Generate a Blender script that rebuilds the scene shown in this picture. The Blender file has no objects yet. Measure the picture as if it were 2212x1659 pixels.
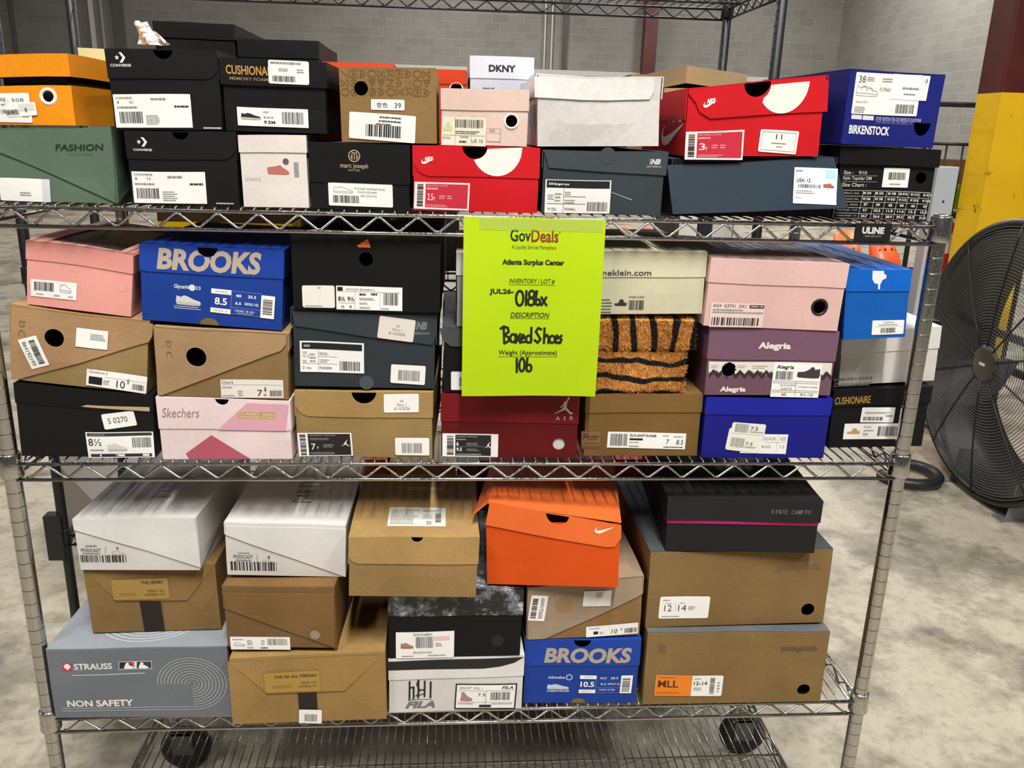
import bpy, bmesh, math, random
from mathutils import Vector, Matrix
from mathutils.geometry import tessellate_polygon

IN = 0.0254            # everything is measured in inches, built in metres
FLOOR = -57.0          # floor height in rack inches (0 = a groove on the chrome posts)
def P3(x, y, z): return Vector((x*IN, y*IN, (z-FLOOR)*IN))
R = math.radians
sc = bpy.context.scene
COL = sc.collection

# ------------------------------------------------------------------ camera
cam = bpy.data.cameras.new('camera'); co = bpy.data.objects.new('camera', cam); COL.objects.link(co)
def aim(pitch, yaw, roll):
    cy, sy, cp, sp, cr, sr = math.cos(yaw), math.sin(yaw), math.cos(pitch), math.sin(pitch), math.cos(roll), math.sin(roll)
    f = Vector((sy*cp, cy*cp, -sp)); r = Vector((cy, -sy, 0)); u = r.cross(f)
    r2 = r*cr + u*sr; u2 = u*cr - r*sr
    return Matrix((r2, u2, -f)).transposed()
co.matrix_world = Matrix.Translation(P3(27.704, -51.708, 6.868)) @ aim(.290336, .07796, .029112).to_4x4()
cam.sensor_width = 36.0; cam.lens = 1815.1*36/2212; cam.clip_end = 200; cam.clip_start = .05
sc.camera = co
# ------------------------------------------------------------------ light
sc.view_settings.view_transform = 'Standard'; sc.view_settings.look = 'None'
sc.view_settings.gamma = 1.0; sc.view_settings.use_curve_mapping = False
sc.view_settings.exposure = 0.0
w = bpy.data.worlds.new('warehouse_air'); sc.world = w; w.use_nodes = True
w.node_tree.nodes['Background'].inputs[0].default_value = (1.0, .97, .92, 1)
w.node_tree.nodes['Background'].inputs[1].default_value = 0.10
def lamp(x, y, z, sx, sy, watt, col=(1, .975, .94), rx=0, ry=0):
    l = bpy.data.lights.new('high_bay_light', 'AREA'); l.shape = 'RECTANGLE'; l.size = sx; l.size_y = sy
    l.energy = watt; l.color = col
    o = bpy.data.objects.new('high_bay_light', l); COL.objects.link(o)
    o.location = P3(x, y, z); o.rotation_euler = (rx, ry, 0)
    return o
lamp(38, -100, 170, .16, 2.4, 420)
lamp(-80, -130, 185, .25, 2.4, 180)
lamp(160, -130, 185, .25, 2.4, 180)
lamp(20, 150, 190, .12, 2.4, 170)
lamp(-230, 120, 200, .25, 2.4, 150)
lamp(230, 90, 200, .25, 2.4, 260)
lamp(-150, 520, 220, .4, 2.4, 380)
lamp(210, 520, 220, .4, 2.4, 380)
lamp(30, 700, 220, .4, 2.4, 330)
lamp(330, 640, 220, .4, 2.4, 480)

# ------------------------------------------------------------------ materials
def lin(h):
    h = h.lstrip('#'); c = [int(h[i:i+2], 16)/255 for i in (0, 2, 4)]
    return tuple(((v+.055)/1.055)**2.4 if v > .04045 else v/12.92 for v in c) + (1,)
MC = {}
class NT:
    def __init__(s, name):
        s.m = bpy.data.materials.new(name); s.m.use_nodes = True; s.t = s.m.node_tree; s.b = s.t.nodes['Principled BSDF']
    def n(s, ty, **k):
        o = s.t.nodes.new(ty)
        for a, v in k.items():
            if a in o.inputs: o.inputs[a].default_value = v
            else: setattr(o, a, v)
        return o
    def l(s, a, b): s.t.links.new(a, b)
    def coord(s, scale=1.0):
        tc = s.n('ShaderNodeTexCoord'); mp = s.n('ShaderNodeMapping'); s.l(tc.outputs['Object'], mp.inputs[0])
        mp.inputs['Scale'].default_value = scale if isinstance(scale, tuple) else (scale,)*3
        return mp.outputs[0]
    def noise(s, vec, scale, detail=3, rough=.5):
        o = s.n('ShaderNodeTexNoise'); s.l(vec, o.inputs['Vector']); o.inputs['Scale'].default_value = scale
        o.inputs['Detail'].default_value = detail; o.inputs['Roughness'].default_value = rough
        return o.outputs['Fac']
    def ramp(s, fac, stops, interp='LINEAR'):
        o = s.n('ShaderNodeValToRGB'); s.l(fac, o.inputs[0]); e = o.color_ramp.elements; o.color_ramp.interpolation = interp
        while len(e) < len(stops): e.new(.5)
        for i, (p, c) in enumerate(stops): e[i].position = p; e[i].color = c if isinstance(c, tuple) else lin(c)
        return o.outputs[0]
    def mix(s, fac, a, b, mode='MIX'):
        o = s.n('ShaderNodeMix'); o.data_type = 'RGBA'; o.blend_type = mode
        for v, i in ((fac, 0), (a, 6), (b, 7)):
            if isinstance(v, (float, int)): o.inputs[i].default_value = v
            elif isinstance(v, tuple): o.inputs[i].default_value = v
            else: s.l(v, o.inputs[i])
        return o.outputs[2]
    def bump(s, h, strength, dist=.001):
        o = s.n('ShaderNodeBump'); o.inputs['Strength'].default_value = strength; o.inputs['Distance'].default_value = dist
        s.l(h, o.inputs['Height']); s.l(o.outputs[0], s.b.inputs['Normal'])
    def set(s, **k):
        for a, v in k.items(): s.b.inputs[a.replace('_', ' ')].default_value = v
def mat(hexc, kind='card'):
    key = (hexc, kind)
    if key in MC: return MC[key]
    n = NT(kind + '_' + hexc.lstrip('#')); c = lin(hexc) if hexc.startswith('#') else (0, 0, 0, 1); s = lambda c, k: tuple(min(1, v*k) for v in c[:3]) + (1,)
    if kind == 'ink':
        n.set(Base_Color=c, Roughness=.55)
    elif kind in ('card', 'gloss', 'kraft', 'paper'):
        v = n.coord()
        big = n.noise(v, 9, 3); fine = n.noise(v, 260 if kind != 'kraft' else 420, 2)
        lo, hi = {'card': (.93, 1.06), 'gloss': (.96, 1.03), 'kraft': (.86, 1.1), 'paper': (.97, 1.02)}[kind]
        a = n.ramp(big, [(.3, s(c, lo)), (.7, s(c, hi))])
        f = n.ramp(fine, [(.3, (lo,)*3+(1,)), (.7, (1, 1, 1, 1))])
        col = n.mix(1.0, a, f, 'MULTIPLY')
        if kind == 'kraft':
            st = n.noise(n.coord((60, 60, 900)), 1.0, 2)
            col = n.mix(1.0, col, n.ramp(st, [(.35, (.92, .91, .9, 1)), (.65, (1, 1, 1, 1))]), 'MULTIPLY')
        n.l(col, n.b.inputs['Base Color'])
        n.set(Roughness={'card': .55, 'gloss': .24, 'kraft': .8, 'paper': .6}[kind]); n.b.inputs['Specular IOR Level'].default_value = {'card': .22, 'gloss': .5, 'kraft': .2, 'paper': .3}[kind]
        if kind == 'gloss':
            n.bump(n.noise(n.coord((40, 40, 18)), 1.0, 4), .9, .004)
        else: n.bump(fine, .15, .0004)
    elif kind == 'camo':
        v = n.coord()
        f = n.noise(v, 26, 9, .75)
        n.l(n.ramp(f, [(0, '#1a1b1d'), (.47, '#1a1b1d'), (.5, '#5c6064'), (.56, '#7d8184'), (.6, '#b9bbba')], 'CONSTANT'), n.b.inputs['Base Color']); n.set(Roughness=.35)
    elif kind == 'chrome':
        n.set(Base_Color=(.47, .46, .44, 1), Metallic=1.0, Roughness=.17)
        f = n.noise(n.coord(), 300, 2); n.l(n.ramp(f, [(.35, (.12,)*3+(1,)), (.7, (.3,)*3+(1,))]), n.b.inputs['Roughness'])
    elif kind == 'metal':
        n.set(Base_Color=c, Metallic=.6, Roughness=.42)
    elif kind == 'plastic':
        n.set(Base_Color=c, Roughness=.38)
    elif kind == 'film':
        n.set(Base_Color=c, Roughness=.12, Alpha=.32)
    MC[key] = n.m
    return n.m

# ------------------------------------------------------------------ mesh builder
def cutfaces(verts, faces, cuts):
    bm = bmesh.new(); vs = [bm.verts.new(v) for v in verts]
    for f in faces:
        try: bm.faces.new([vs[i] for i in f])
        except ValueError: pass
    for ax, step in cuts:
        lo = min(v[ax] for v in verts); hi = max(v[ax] for v in verts); k = int((hi-lo)/step)
        for i in range(1, k+1):
            p = Vector((0, 0, 0)); p[ax] = lo+(hi-lo)*i/(k+1); nn = Vector((0, 0, 0)); nn[ax] = 1
            bmesh.ops.bisect_plane(bm, geom=bm.verts[:]+bm.edges[:]+bm.faces[:], dist=1e-5, plane_co=p, plane_no=nn)
    bm.verts.index_update()
    out = [v.co.copy() for v in bm.verts], [[v.index for v in f.verts] for f in bm.faces]
    bm.free(); return out
class MB:
    def __init__(s): s.v = []; s.f = []; s.mi = []; s.ms = []; s.smooth = []
    def add(s, verts, faces, m, cuts=None, smooth=False):
        verts = [Vector(v) for v in verts]
        if cuts: verts, faces = cutfaces(verts, faces, cuts)
        if m not in s.ms: s.ms.append(m)
        i = s.ms.index(m); b = len(s.v); s.v += verts
        for f in faces: s.f.append([b+k for k in f]); s.mi.append(i); s.smooth.append(smooth)
    def box(s, x0, x1, y0, y1, z0, z1, m, cuts=None):
        v = [(x, y, z) for z in (z0, z1) for y in (y0, y1) for x in (x0, x1)]
        s.add(v, [(0, 2, 3, 1), (4, 5, 7, 6), (0, 1, 5, 4), (1, 3, 7, 5), (3, 2, 6, 7), (2, 0, 4, 6)], m, cuts)
    def rbox(s, x0, x1, y0, y1, z0, z1, r, m, seg=2):
        bm = bmesh.new(); bmesh.ops.create_cube(bm, size=1)
        for v in bm.verts: v.co = Vector((x0+(x1-x0)*(v.co.x+.5), y0+(y1-y0)*(v.co.y+.5), z0+(z1-z0)*(v.co.z+.5)))
        bmesh.ops.bevel(bm, geom=bm.edges[:], offset=r, segments=seg, affect='EDGES', profile=.5)
        bm.verts.index_update(); s.add([v.co.copy() for v in bm.verts], [[v.index for v in f.verts] for f in bm.faces], m); bm.free()
    def prism(s, outline, holes, place, t, m, cuts=None):
        """flat outline with holes, place(u, v, depth) -> xyz; front at depth 0, back at depth t"""
        loops = [outline]+list(holes); pts = [p for l in loops for p in l]; n = len(pts)
        if holes or len(outline) > 4:
            tri = [list(x) for x in tessellate_polygon([[Vector((a, b, 0)) for a, b in l] for l in loops])]
        else: tri = [list(range(n))]
        V = [place(a, b, 0) for a, b in pts]; F = [list(x) for x in tri]
        if t:
            V += [place(a, b, t) for a, b in pts]; F += [[i+n for i in reversed(x)] for x in tri]
            k = 0
            for l in loops:
                c = len(l)
                for i in range(c): F.append([k+i, k+(i+1) % c, n+k+(i+1) % c, n+k+i])
                k += c
        s.add(V, F, m, cuts)
    def tube(s, pts, r, m, seg=8, closed=False, caps=True):
        pts = [Vector(p) for p in pts]; n = len(pts); V = []; F = []; ref = None
        for i, p in enumerate(pts):
            a = pts[i-1] if (i or closed) else p; b = pts[(i+1) % n] if (i < n-1 or closed) else p
            d = (b-a).normalized()
            if ref is None: ref = Vector((0, 0, 1)) if abs(d.z) < .9 else Vector((1, 0, 0))
            x = (ref-d*ref.dot(d))
            if x.length < 1e-4: x = d.orthogonal()
            x.normalize(); ref = x; y = d.cross(x); rr = r[i] if isinstance(r, (list, tuple)) else r
            V += [p+(x*math.cos(2*math.pi*k/seg)+y*math.sin(2*math.pi*k/seg))*rr for k in range(seg)]
        for i in range(n if closed else n-1):
            j = (i+1) % n
            for k in range(seg): F.append([i*seg+k, i*seg+(k+1) % seg, j*seg+(k+1) % seg, j*seg+k])
        if caps and not closed: F.append(list(reversed(range(seg)))); F.append([(n-1)*seg+k for k in range(seg)])
        s.add(V, F, m, smooth=True)
    def lathe(s, prof, m, seg=24, at=(0, 0, 0), axis='z'):
        V = []; F = []; n = len(prof)
        for r, h in prof:
            for k in range(seg):
                a = 2*math.pi*k/seg; p = (r*math.cos(a), r*math.sin(a), h)
                if axis == 'x': p = (h, p[0], p[1])
                if axis == 'y': p = (p[0], h, p[1])
                V.append(Vector(p)+Vector(at))
        for i in range(n-1):
            for k in range(seg): F.append([i*seg+k, i*seg+(k+1) % seg, (i+1)*seg+(k+1) % seg, (i+1)*seg+k])
        s.add(V, F, m, smooth=True)
    def sphere(s, c, r, m, seg=16, rings=10):
        rx, ry, rz = r if isinstance(r, tuple) else (r, r, r); V = []; F = []
        for i in range(rings+1):
            t = math.pi*i/rings
            for k in range(seg):
                a = 2*math.pi*k/seg; V.append((c[0]+rx*math.sin(t)*math.cos(a), c[1]+ry*math.sin(t)*math.sin(a), c[2]+rz*math.cos(t)))
        for i in range(rings):
            for k in range(seg): F.append([i*seg+k, (i+1)*seg+k, (i+1)*seg+(k+1) % seg, i*seg+(k+1) % seg])
        s.add(V, F, m, smooth=True)
    def build(s, name, parent=None, xf=None, fix=True):
        xf = xf or (lambda p: p*IN)
        me = bpy.data.meshes.new(name); me.from_pydata([xf(v) for v in s.v], [], s.f)
        for m in s.ms: me.materials.append(m)
        me.polygons.foreach_set('material_index', s.mi); me.polygons.foreach_set('use_smooth', s.smooth)
        if fix:
            bm = bmesh.new(); bm.from_mesh(me); bmesh.ops.recalc_face_normals(bm, faces=bm.faces); bm.to_mesh(me); bm.free()
        me.update()
        o = bpy.data.objects.new(name, me); COL.objects.link(o)
        if parent: o.parent = parent
        return o
def empty(name, label, cat, loc=(0, 0, 0), rot=(0, 0, 0), group=None, size=.05):
    o = bpy.data.objects.new(name, None); o.empty_display_size = size; COL.objects.link(o)
    o.location = P3(*loc); o.rotation_euler = rot
    tag(o, label, cat, group); return o
def tag(o, label, cat, group=None):
    o['label'] = label; o['category'] = cat
    if group: o['group'] = group
    return o
def struct(o): o['kind'] = 'structure'; return o
def at(mb, name, label, cat, loc, rot=(0, 0, 0), group=None):
    o = mb.build(name); o.location = P3(*loc); o.rotation_euler = rot; return tag(o, label, cat, group)

# ------------------------------------------------------------------ lettering
TC = {}
def glyphs(txt, bold, shear):
    key = (txt, bold, shear)
    if key not in TC:
        cu = bpy.data.curves.new('lettering', 'FONT'); cu.body = txt; cu.fill_mode = 'FRONT'; cu.resolution_u = 3 if len(txt) < 14 else 2
        cu.offset = bold; cu.shear = shear
        ob = bpy.data.objects.new('lettering', cu); COL.objects.link(ob)
        bpy.context.view_layer.update()
        me = bpy.data.meshes.new_from_object(ob.evaluated_get(bpy.context.evaluated_depsgraph_get()))
        V = [(v.co.x, v.co.y) for v in me.vertices]; F = [list(p.vertices) for p in me.polygons]
        bpy.data.objects.remove(ob); bpy.data.curves.remove(cu); bpy.data.meshes.remove(me)
        if V:
            x0 = min(v[0] for v in V); x1 = max(v[0] for v in V); y0 = min(v[1] for v in V); y1 = max(v[1] for v in V)
            V = [((x-x0)/max(x1-x0, 1e-6), (y-y0)/max(y1-y0, 1e-6)) for x, y in V]
        TC[key] = (V, F)
    return TC[key]
class Sheet:
    """a place to print on: local (u, v) in inches around a centre, mapped to xyz at an offset in front of the face"""
    def __init__(s, mb, place, rnd, skip=()): s.mb = mb; s.pl = place; s.r = rnd; s.skip = skip
    def text(s, txt, cx, cy, w, h, m, off, bold=0, shear=0, turn=False):
        V, F = glyphs(txt, bold, shear)
        if turn: V = [(y, 1-x) for x, y in V]
        V = [Vector((cx+(x-.5)*w, cy+(y-.5)*h, 0)) for x, y in V]
        near = [c for c in s.skip if cx-w/2 < c[0]+c[2] and cx+w/2 > c[0]-c[2] and cy-h/2 < c[1]+c[2] and cy+h/2 > c[1]-c[2]]
        if near and V:
            V, F = cutfaces(V, F, [(0, .09), (1, .09)])
            F = [f for f in F if all((sum(V[i].x for i in f)/len(f)-c[0])**2+(sum(V[i].y for i in f)/len(f)-c[1])**2 > c[2]**2 for c in near)]
        elif V and h > .7: V, F = cutfaces(V, F, [(0, .6), (1, .6)])
        s.mb.add([s.pl(v.x, v.y, off) for v in V], F, m)
    def poly(s, pts, m, off):
        if len(pts) > 4:
            F = [list(x) for x in tessellate_polygon([[Vector((a, b, 0)) for a, b in pts]])]
        else: F = [list(range(len(pts)))]
        x0 = min(p[0] for p in pts); x1 = max(p[0] for p in pts); y0 = min(p[1] for p in pts); y1 = max(p[1] for p in pts)
        V = [Vector((a, b, 0)) for a, b in pts]; big = max(x1-x0, y1-y0) > .8
        near = [c for c in s.skip if x0 < c[0]+c[2] and x1 > c[0]-c[2] and y0 < c[1]+c[2] and y1 > c[1]-c[2]]
        if near or big: V, F = cutfaces(V, F, [(0, .09), (1, .09)] if near else [(0, .6), (1, .6)])
        if near:
            ok = lambda f: all((sum(V[i].x for i in f)/len(f)-c[0])**2+(sum(V[i].y for i in f)/len(f)-c[1])**2 > c[2]**2 for c in near)
            F = [f for f in F if ok(f)]
        s.mb.add([s.pl(v.x, v.y, off) for v in V], F, m)
    def rect(s, x0, y0, x1, y1, m, off): s.poly([(x0, y0), (x1, y0), (x1, y1), (x0, y1)], m, off)
    def stroke(s, pts, wd, m, off, closed=False):
        n = len(pts)
        for i in range(n if closed else n-1):
            a = Vector(pts[i]); b = Vector(pts[(i+1) % n]); d = (b-a)
            if d.length < 1e-6: continue
            d.normalize(); q = Vector((-d.y, d.x))*wd/2; a = a-d*wd*.3; b = b+d*wd*.3
            s.poly([tuple(a-q), tuple(b-q), tuple(b+q), tuple(a+q)], m, off)
    def disc(s, cx, cy, r, ri, m, off, ry=None, n=28):
        ry = ry or r; k = r and ri/r
        o = [(cx+r*math.cos(2*math.pi*i/n), cy+ry*math.sin(2*math.pi*i/n)) for i in range(n)]
        if ri:
            q = [(cx+k*(a-cx), cy+k*(b-cy)) for a, b in o]
            for i in range(n): s.poly([o[i], o[(i+1) % n], q[(i+1) % n], q[i]], m, off)
        else: s.poly(o, m, off)
    def bars(s, x0, y0, x1, y1, m, off, vert=True):
        a, b = (x0, x1) if vert else (y0, y1); p = a; n = 0; unit = (b-a)/62
        while p < b and n < 60:
            wd = unit*s.r.choice((1, 1, 1, 2, 2, 3)); e = min(p+wd, b)
            if vert: s.rect(p, y0, e, y1, m, off)
            else: s.rect(x0, p, x1, e, m, off)
            p = e+unit*s.r.choice((.8, 1, 1.6, 2.2)); n += 1
    def micro(s, x0, y0, x1, y1, n, m, off):
        n = max(1, n); step = (y1-y0)/n
        for i in range(n):
            yb = y0+step*i; hh = step*(.5 if n > 1 else 1); p = x0; end = x1-(x1-x0)*(s.r.random()*.25 if n > 1 else 0)
            unit = max(hh*.55, (x1-x0)/40)
            while p < end:
                e = min(end, p+unit*s.r.choice((1, 2, 3, 3, 4))); k = .75+.25*s.r.random()
                s.rect(p, yb+hh*(1-k)/2, e, yb+hh*(1-(1-k)/2), m, off); p = e+unit*.35
    def glyph(s, name, cx, cy, w, h, m, off):
        T = lambda p: (cx+(p[0]-.5)*w, cy+(p[1]-.5)*h)
        pol = lambda pts, mm=m, o=off: s.poly([T(p) for p in pts], mm, o)
        stk = lambda pts, wd, cl=False, mm=m: s.stroke([T(p) for p in pts], wd*min(w, h), mm, off, cl)
        arc = lambda x, y, rx, ry, a, b, n=14: [(x+rx*math.cos(R(a+(b-a)*i/n)), y+ry*math.sin(R(a+(b-a)*i/n))) for i in range(n+1)]
        if name == 'chevstar':
            pol([(.42, 1), (.68, 1), (1, .5), (.68, 0), (.42, 0), (.74, .5)])
            st = [((.22+.22*(1 if i % 2 == 0 else .42)*math.sin(i*math.pi/5)), (.5+.27*(1 if i % 2 == 0 else .42)*math.cos(i*math.pi/5))) for i in range(10)]
            pol(st)
        elif name == 'swoosh':
            top = [(0, .42), (.03, .2), (.1, .04), (.2, 0), (.34, .06), (1, 1)]; bot = [(.36, .52), (.22, .44), (.13, .42), (.09, .5), (.1, .72), (.16, .98), (.05, .72)]
            pol(top+bot)
        elif name == 'nike':
            s.text('NIKE', cx+w*.08, cy+h*.2, w*.62, h*.52, m, off, .05, .25)
            s.glyph('swoosh', cx, cy-h*.12, w, h*.66, m, off-.004)
        elif name == 'nb':
            s.text('NB', cx+w*.06, cy, w*.88, h, m, off, .05, .3)
            for i in range(4): s.rect(cx-w*.5, cy-h*.42+h*.25*i, cx-w*.22+w*.03*i, cy-h*.32+h*.25*i, m, off)
        elif name == 'bars':
            for i, (x, hh) in enumerate(((.0, .38), (.32, .72), (.64, 1.0))):
                pol([(x, .12-.12*(i > 0)), (x+.3, 0), (x+.36 if i < 2 else 1, 0), (x+.36-.36*hh*.55, hh), (x-.02+.12*i*.3, hh*.55 if i == 0 else hh*.62)]) if False else pol([(x+.02, 0), (x+.34, 0), (x+.34-.2*hh, hh), (x+.02-.2*hh+.02, hh*.8)])
        elif name == 'onlogo':
            s.disc(cx, cy+h*.27, w*.36, w*.24, m, off); s.rect(cx-w*.3, cy+h*.43, cx+w*.5, cy+h*.49, m, off)
            stk(arc(.5, .12, .34, .2, 180, 0)+[(.84, 0)], .14); stk([(.16, .12), (.16, 0)], .14)
        elif name == 'jump':
            s.disc(*T((.715, .95)), h*.05, 0, m, off)
            s.disc(*T((.53, .7)), h*.055, 0, m, off)
            pol([(.47, .66), (.6, .66), (.63, .5), (.6, .38), (.46, .38), (.47, .5)])
            stk([(.6, .66), (.7, .93)], .07); stk([(.48, .6), (.3, .4)], .06)
            pol([(.46, .44), (.6, .4), (.5, .24), (.18, .12), (0, .02), (.02, .08), (.2, .2), (.36, .3)])
            pol([(.58, .44), (.66, .36), (.82, .16), (1, .1), (.92, .02), (.86, 0), (.8, .06), (.6, .24), (.48, .3)])
        elif name == 'mjm':
            for x in (.2, .5, .8): stk([(x, .12), (x, .78)], .1)
            stk([(.0, .5), (.1, .3), (.2, .3)], .08); stk([(1, .5), (.9, .3), (.8, .3)], .08); stk([(.2, .95), (.5, .78), (.8, .95)], .1)
        elif name == 'feather':
            pol([(0, .62), (.3, .95), (.5, 1), (.7, .95), (1, .62), (.85, .3), (.6, .2), (.56, 0), (.44, 0), (.4, .2), (.15, .3)])
        elif name == 'batter':
            pol([(.1, 0), (.05, .3), (.14, .45), (.2, .7), (.3, .92), (.46, .95), (.56, .82), (.5, .62), (.66, .5), (1, .18), (.8, 0)])
        elif name == 'hand':
            pol([(0, 1), (.8, 1), (.82, .84), (1, .78), (.98, .6), (.74, .52), (.66, .34), (.6, .3), (.62, .04), (.56, 0), (.48, .04), (.46, .3), (.2, .34), (.02, .56)])
        elif name == 'person':
            s.disc(*T((.5, .85)), w*.3, 0, m, off); pol([(.3, .7), (.7, .7), (.95, .3), (.62, .3), (.6, 0), (.4, 0), (.38, .3), (.05, .3)])
        elif name in ('sneaker', 'runner', 'clog', 'clogd', 'slide', 'slide2', 'high', 'shoeo', 'sneakero'):
            up = {'high': [(.06, .3), (.12, .7), (.06, .95), (.32, 1), (.45, .78), (.66, .5), (.95, .34), (1, .16)],
                  'clog': [(0, .55), (.04, .75), (.35, .8), (.6, .95), (.72, .7), (.9, .45), (1, .25)],
                  'clogd': [(0, .2), (.02, .5), (.3, .55), (.5, .75), (.62, 1), (.72, .95), (.75, .75), (.97, .85), (1, .3)],
                  'slide': [(0, .4), (.3, .42), (.42, .95), (.66, 1), (.8, .5), (1, .45)]}.get(name, [(0, .35), (.04, .9), (.2, .78), (.34, .95), (.5, .85), (.72, .6), (.95, .45), (1, .25)])
            sole = [(.96, .04), (.7, .0), (.3, .02), (.04, .05)]
            if name in ('shoeo', 'sneakero', 'slide2'):
                stk(up+sole, .05, True); stk([(0, .3), (1, .2)], .05)
                if name == 'slide2': stk(arc(.35, .45, .14, .4, 180, 0), .05); stk(arc(.62, .4, .14, .4, 180, 0), .05)
            else:
                pol(up+sole)
                if name in ('sneaker', 'runner'): pol([(0, .32), (1, .24), (.96, .02), (.04, .03)], mat('#b9b3a8' if name == 'sneaker' else '#b5564a', 'ink'), off+.003)
        elif name == 'hill':
            for x, a, b in ((.05, 0, .95), (.42, .1, 1.0), (.68, .15, .95), (.93, .1, .9)): stk([(x, a), (x, b)], .085)
            stk([(.05, .62), (.22, .66), (.22, .05)], .085); stk([(.42, .5), (.68, .5)], .07); stk([(.3, .2), (.7, .3)], .05); stk([(.42, 1), (.36, .8), (.46, .5), (.38, .2)], .08)
            stk([(.0, .0), (1, .0)], .02)
        elif name == 'symbols':
            rows = ['/qcoxNqcox', 'x8:BVZc:oV', 'o@:8coxNqc']
            for j, row in enumerate(rows):
                for i, ch in enumerate(row):
                    x0 = (i+.12)/10; x1 = (i+.88)/10; y1 = 1-(j+.1)/3; y0 = 1-(j+.88)/3; xm = (x0+x1)/2; ym = (y0+y1)/2; wd = .035
                    if ch in 'q': stk([(x0, y0), (x1, y0), (x1, y1), (x0, y1)], wd, True); stk(arc(xm, ym, .012, .05, 0, 360, 8), wd)
                    elif ch == 'o': stk(arc(xm, ym, .045, (y1-y0)/2, 0, 360, 14), wd)
                    elif ch in '8@': stk(arc(xm, ym, .036, (y1-y0)/2, 0, 360, 12), wd); stk(arc(xm, ym, .008, .04, 0, 360, 6), wd)
                    elif ch == 'c': stk(arc(x0, ym, .06, (y1-y0)/2, -90, 90, 10), wd); stk(arc(x0+.02, ym, .01, .04, 0, 360, 6), wd)
                    elif ch == 'x': stk([(x0, y0), (x1, y1), (x1, y0), (x0, y1)], wd, True)
                    elif ch == 'N': stk([(x0, y1), (x1, y0), (x1, y1), (x0, y1)], wd); stk([(x0, y0), (xm, ym)], wd)
                    elif ch == '/': stk([(x0, y1), (x1, y0), (x1, y1)], wd)
                    elif ch in 'VB': stk([(x0, y1), (x1, y1), (xm, y0)], wd, True); stk(arc(xm, y1, .025, .1, 180, 360, 8), wd)
                    elif ch == 'Z': stk([(x0, y1), (x1, y1-.02), (x0, y0+.02), (x1, y0)], wd)
                    elif ch == ':':
                        for a in range(3):
                            for b in range(3): stk([(x0+.03*a, y0+.1*b), (x0+.03*a+.006, y0+.1*b)], wd)
        elif name in ('vince', 'party'):
            word = {'vince': 'VINCE CAMUTO', 'party': 'PARTY'}[name]; n = len(word)
            for i, ch in enumerate(word): s.serif(ch, cx-w/2+w*(i+.08)/n, cy-h/2, w/n*.84, h, m, off)
    def serif(s, ch, x, y, w, h, m, off):
        tk, tn = (.17*w, .055*w)
        X = lambda a, b: (x+a*w, y+b*h)
        A = lambda p, q, wd: s.stroke([X(*p), X(*q)], wd, m, off)
        sf = lambda a, b: s.stroke([X(a-.14, b), X(a+.14, b)], tn, m, off)
        arc = lambda cx, cy, rx, ry, a, b, wd, n=12: s.stroke([X(cx+rx*math.cos(R(a+(b-a)*i/n)), cy+ry*math.sin(R(a+(b-a)*i/n))) for i in range(n+1)], wd, m, off)
        if ch == 'P': A((.22, 0), (.22, 1), tk); sf(.22, 0); sf(.18, 1); arc(.45, .74, .38, .26, -90, 90, tn*1.6); A((.22, 1), (.45, 1), tn); A((.22, .48), (.45, .48), tn)
        elif ch == 'R': A((.22, 0), (.22, 1), tk); sf(.22, 0); sf(.18, 1); arc(.45, .76, .34, .24, -90, 90, tn*1.6); A((.22, 1), (.45, 1), tn); A((.22, .52), (.45, .52), tn); A((.45, .52), (.92, 0), tk); sf(.9, 0)
        elif ch == 'A': A((.1, 0), (.5, 1), tn); A((.5, 1), (.88, 0), tk); A((.24, .34), (.74, .34), tn); sf(.1, 0); sf(.88, 0)
        elif ch == 'T': A((.5, 0), (.5, 1), tk); A((.05, 1), (.95, 1), tn); sf(.5, 0); A((.05, 1), (.05, .8), tn); A((.95, 1), (.95, .8), tn)
        elif ch == 'Y': A((.08, 1), (.5, .48), tk); A((.92, 1), (.5, .48), tn); A((.5, .48), (.5, 0), tk); sf(.5, 0); sf(.1, 1); sf(.9, 1)
        elif ch == 'V': A((.1, 1), (.5, 0), tk); A((.5, 0), (.9, 1), tn); sf(.1, 1); sf(.9, 1)
        elif ch == 'I': A((.5, 0), (.5, 1), tk); sf(.5, 0); sf(.5, 1)
        elif ch == 'N': A((.15, 0), (.15, 1), tn); A((.15, 1), (.85, 0), tk); A((.85, 0), (.85, 1), tn); sf(.15, 0); sf(.85, 1); sf(.1, 1)
        elif ch == 'C': arc(.55, .5, .42, .48, 45, 315, tn*2); A((.85, .83), (.85, .68), tn)
        elif ch == 'E': A((.25, 0), (.25, 1), tk); A((.2, 1), (.85, 1), tn); A((.2, 0), (.88, 0), tn); A((.25, .52), (.65, .52), tn); A((.85, 1), (.85, .82), tn); A((.88, 0), (.88, .18), tn)
        elif ch == 'M': A((.1, 0), (.14, 1), tn); A((.14, 1), (.5, .1), tk); A((.5, .1), (.86, 1), tn); A((.86, 1), (.9, 0), tk); sf(.1, 0); sf(.9, 0)
        elif ch == 'U': A((.18, 1), (.18, .35), tk); arc(.5, .35, .32, .34, 180, 360, tn*1.6); A((.82, .35), (.82, 1), tn); sf(.18, 1); sf(.82, 1)
        elif ch == 'O': arc(.5, .5, .42, .49, 0, 360, tn*2, 20)
def roundrect(w, h, r, n=4):
    r = min(r, w*.45, h*.45)
    if r <= 0.005: return [(-w/2, -h/2), (w/2, -h/2), (w/2, h/2), (-w/2, h/2)]
    o = []
    for cx, cy, a in ((w/2-r, -h/2+r, -90), (w/2-r, h/2-r, 0), (-w/2+r, h/2-r, 90), (-w/2+r, -h/2+r, 180)):
        o += [(cx+r*math.cos(R(a+90*i/n)), cy+r*math.sin(R(a+90*i/n))) for i in range(n+1)]
    return o

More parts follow.
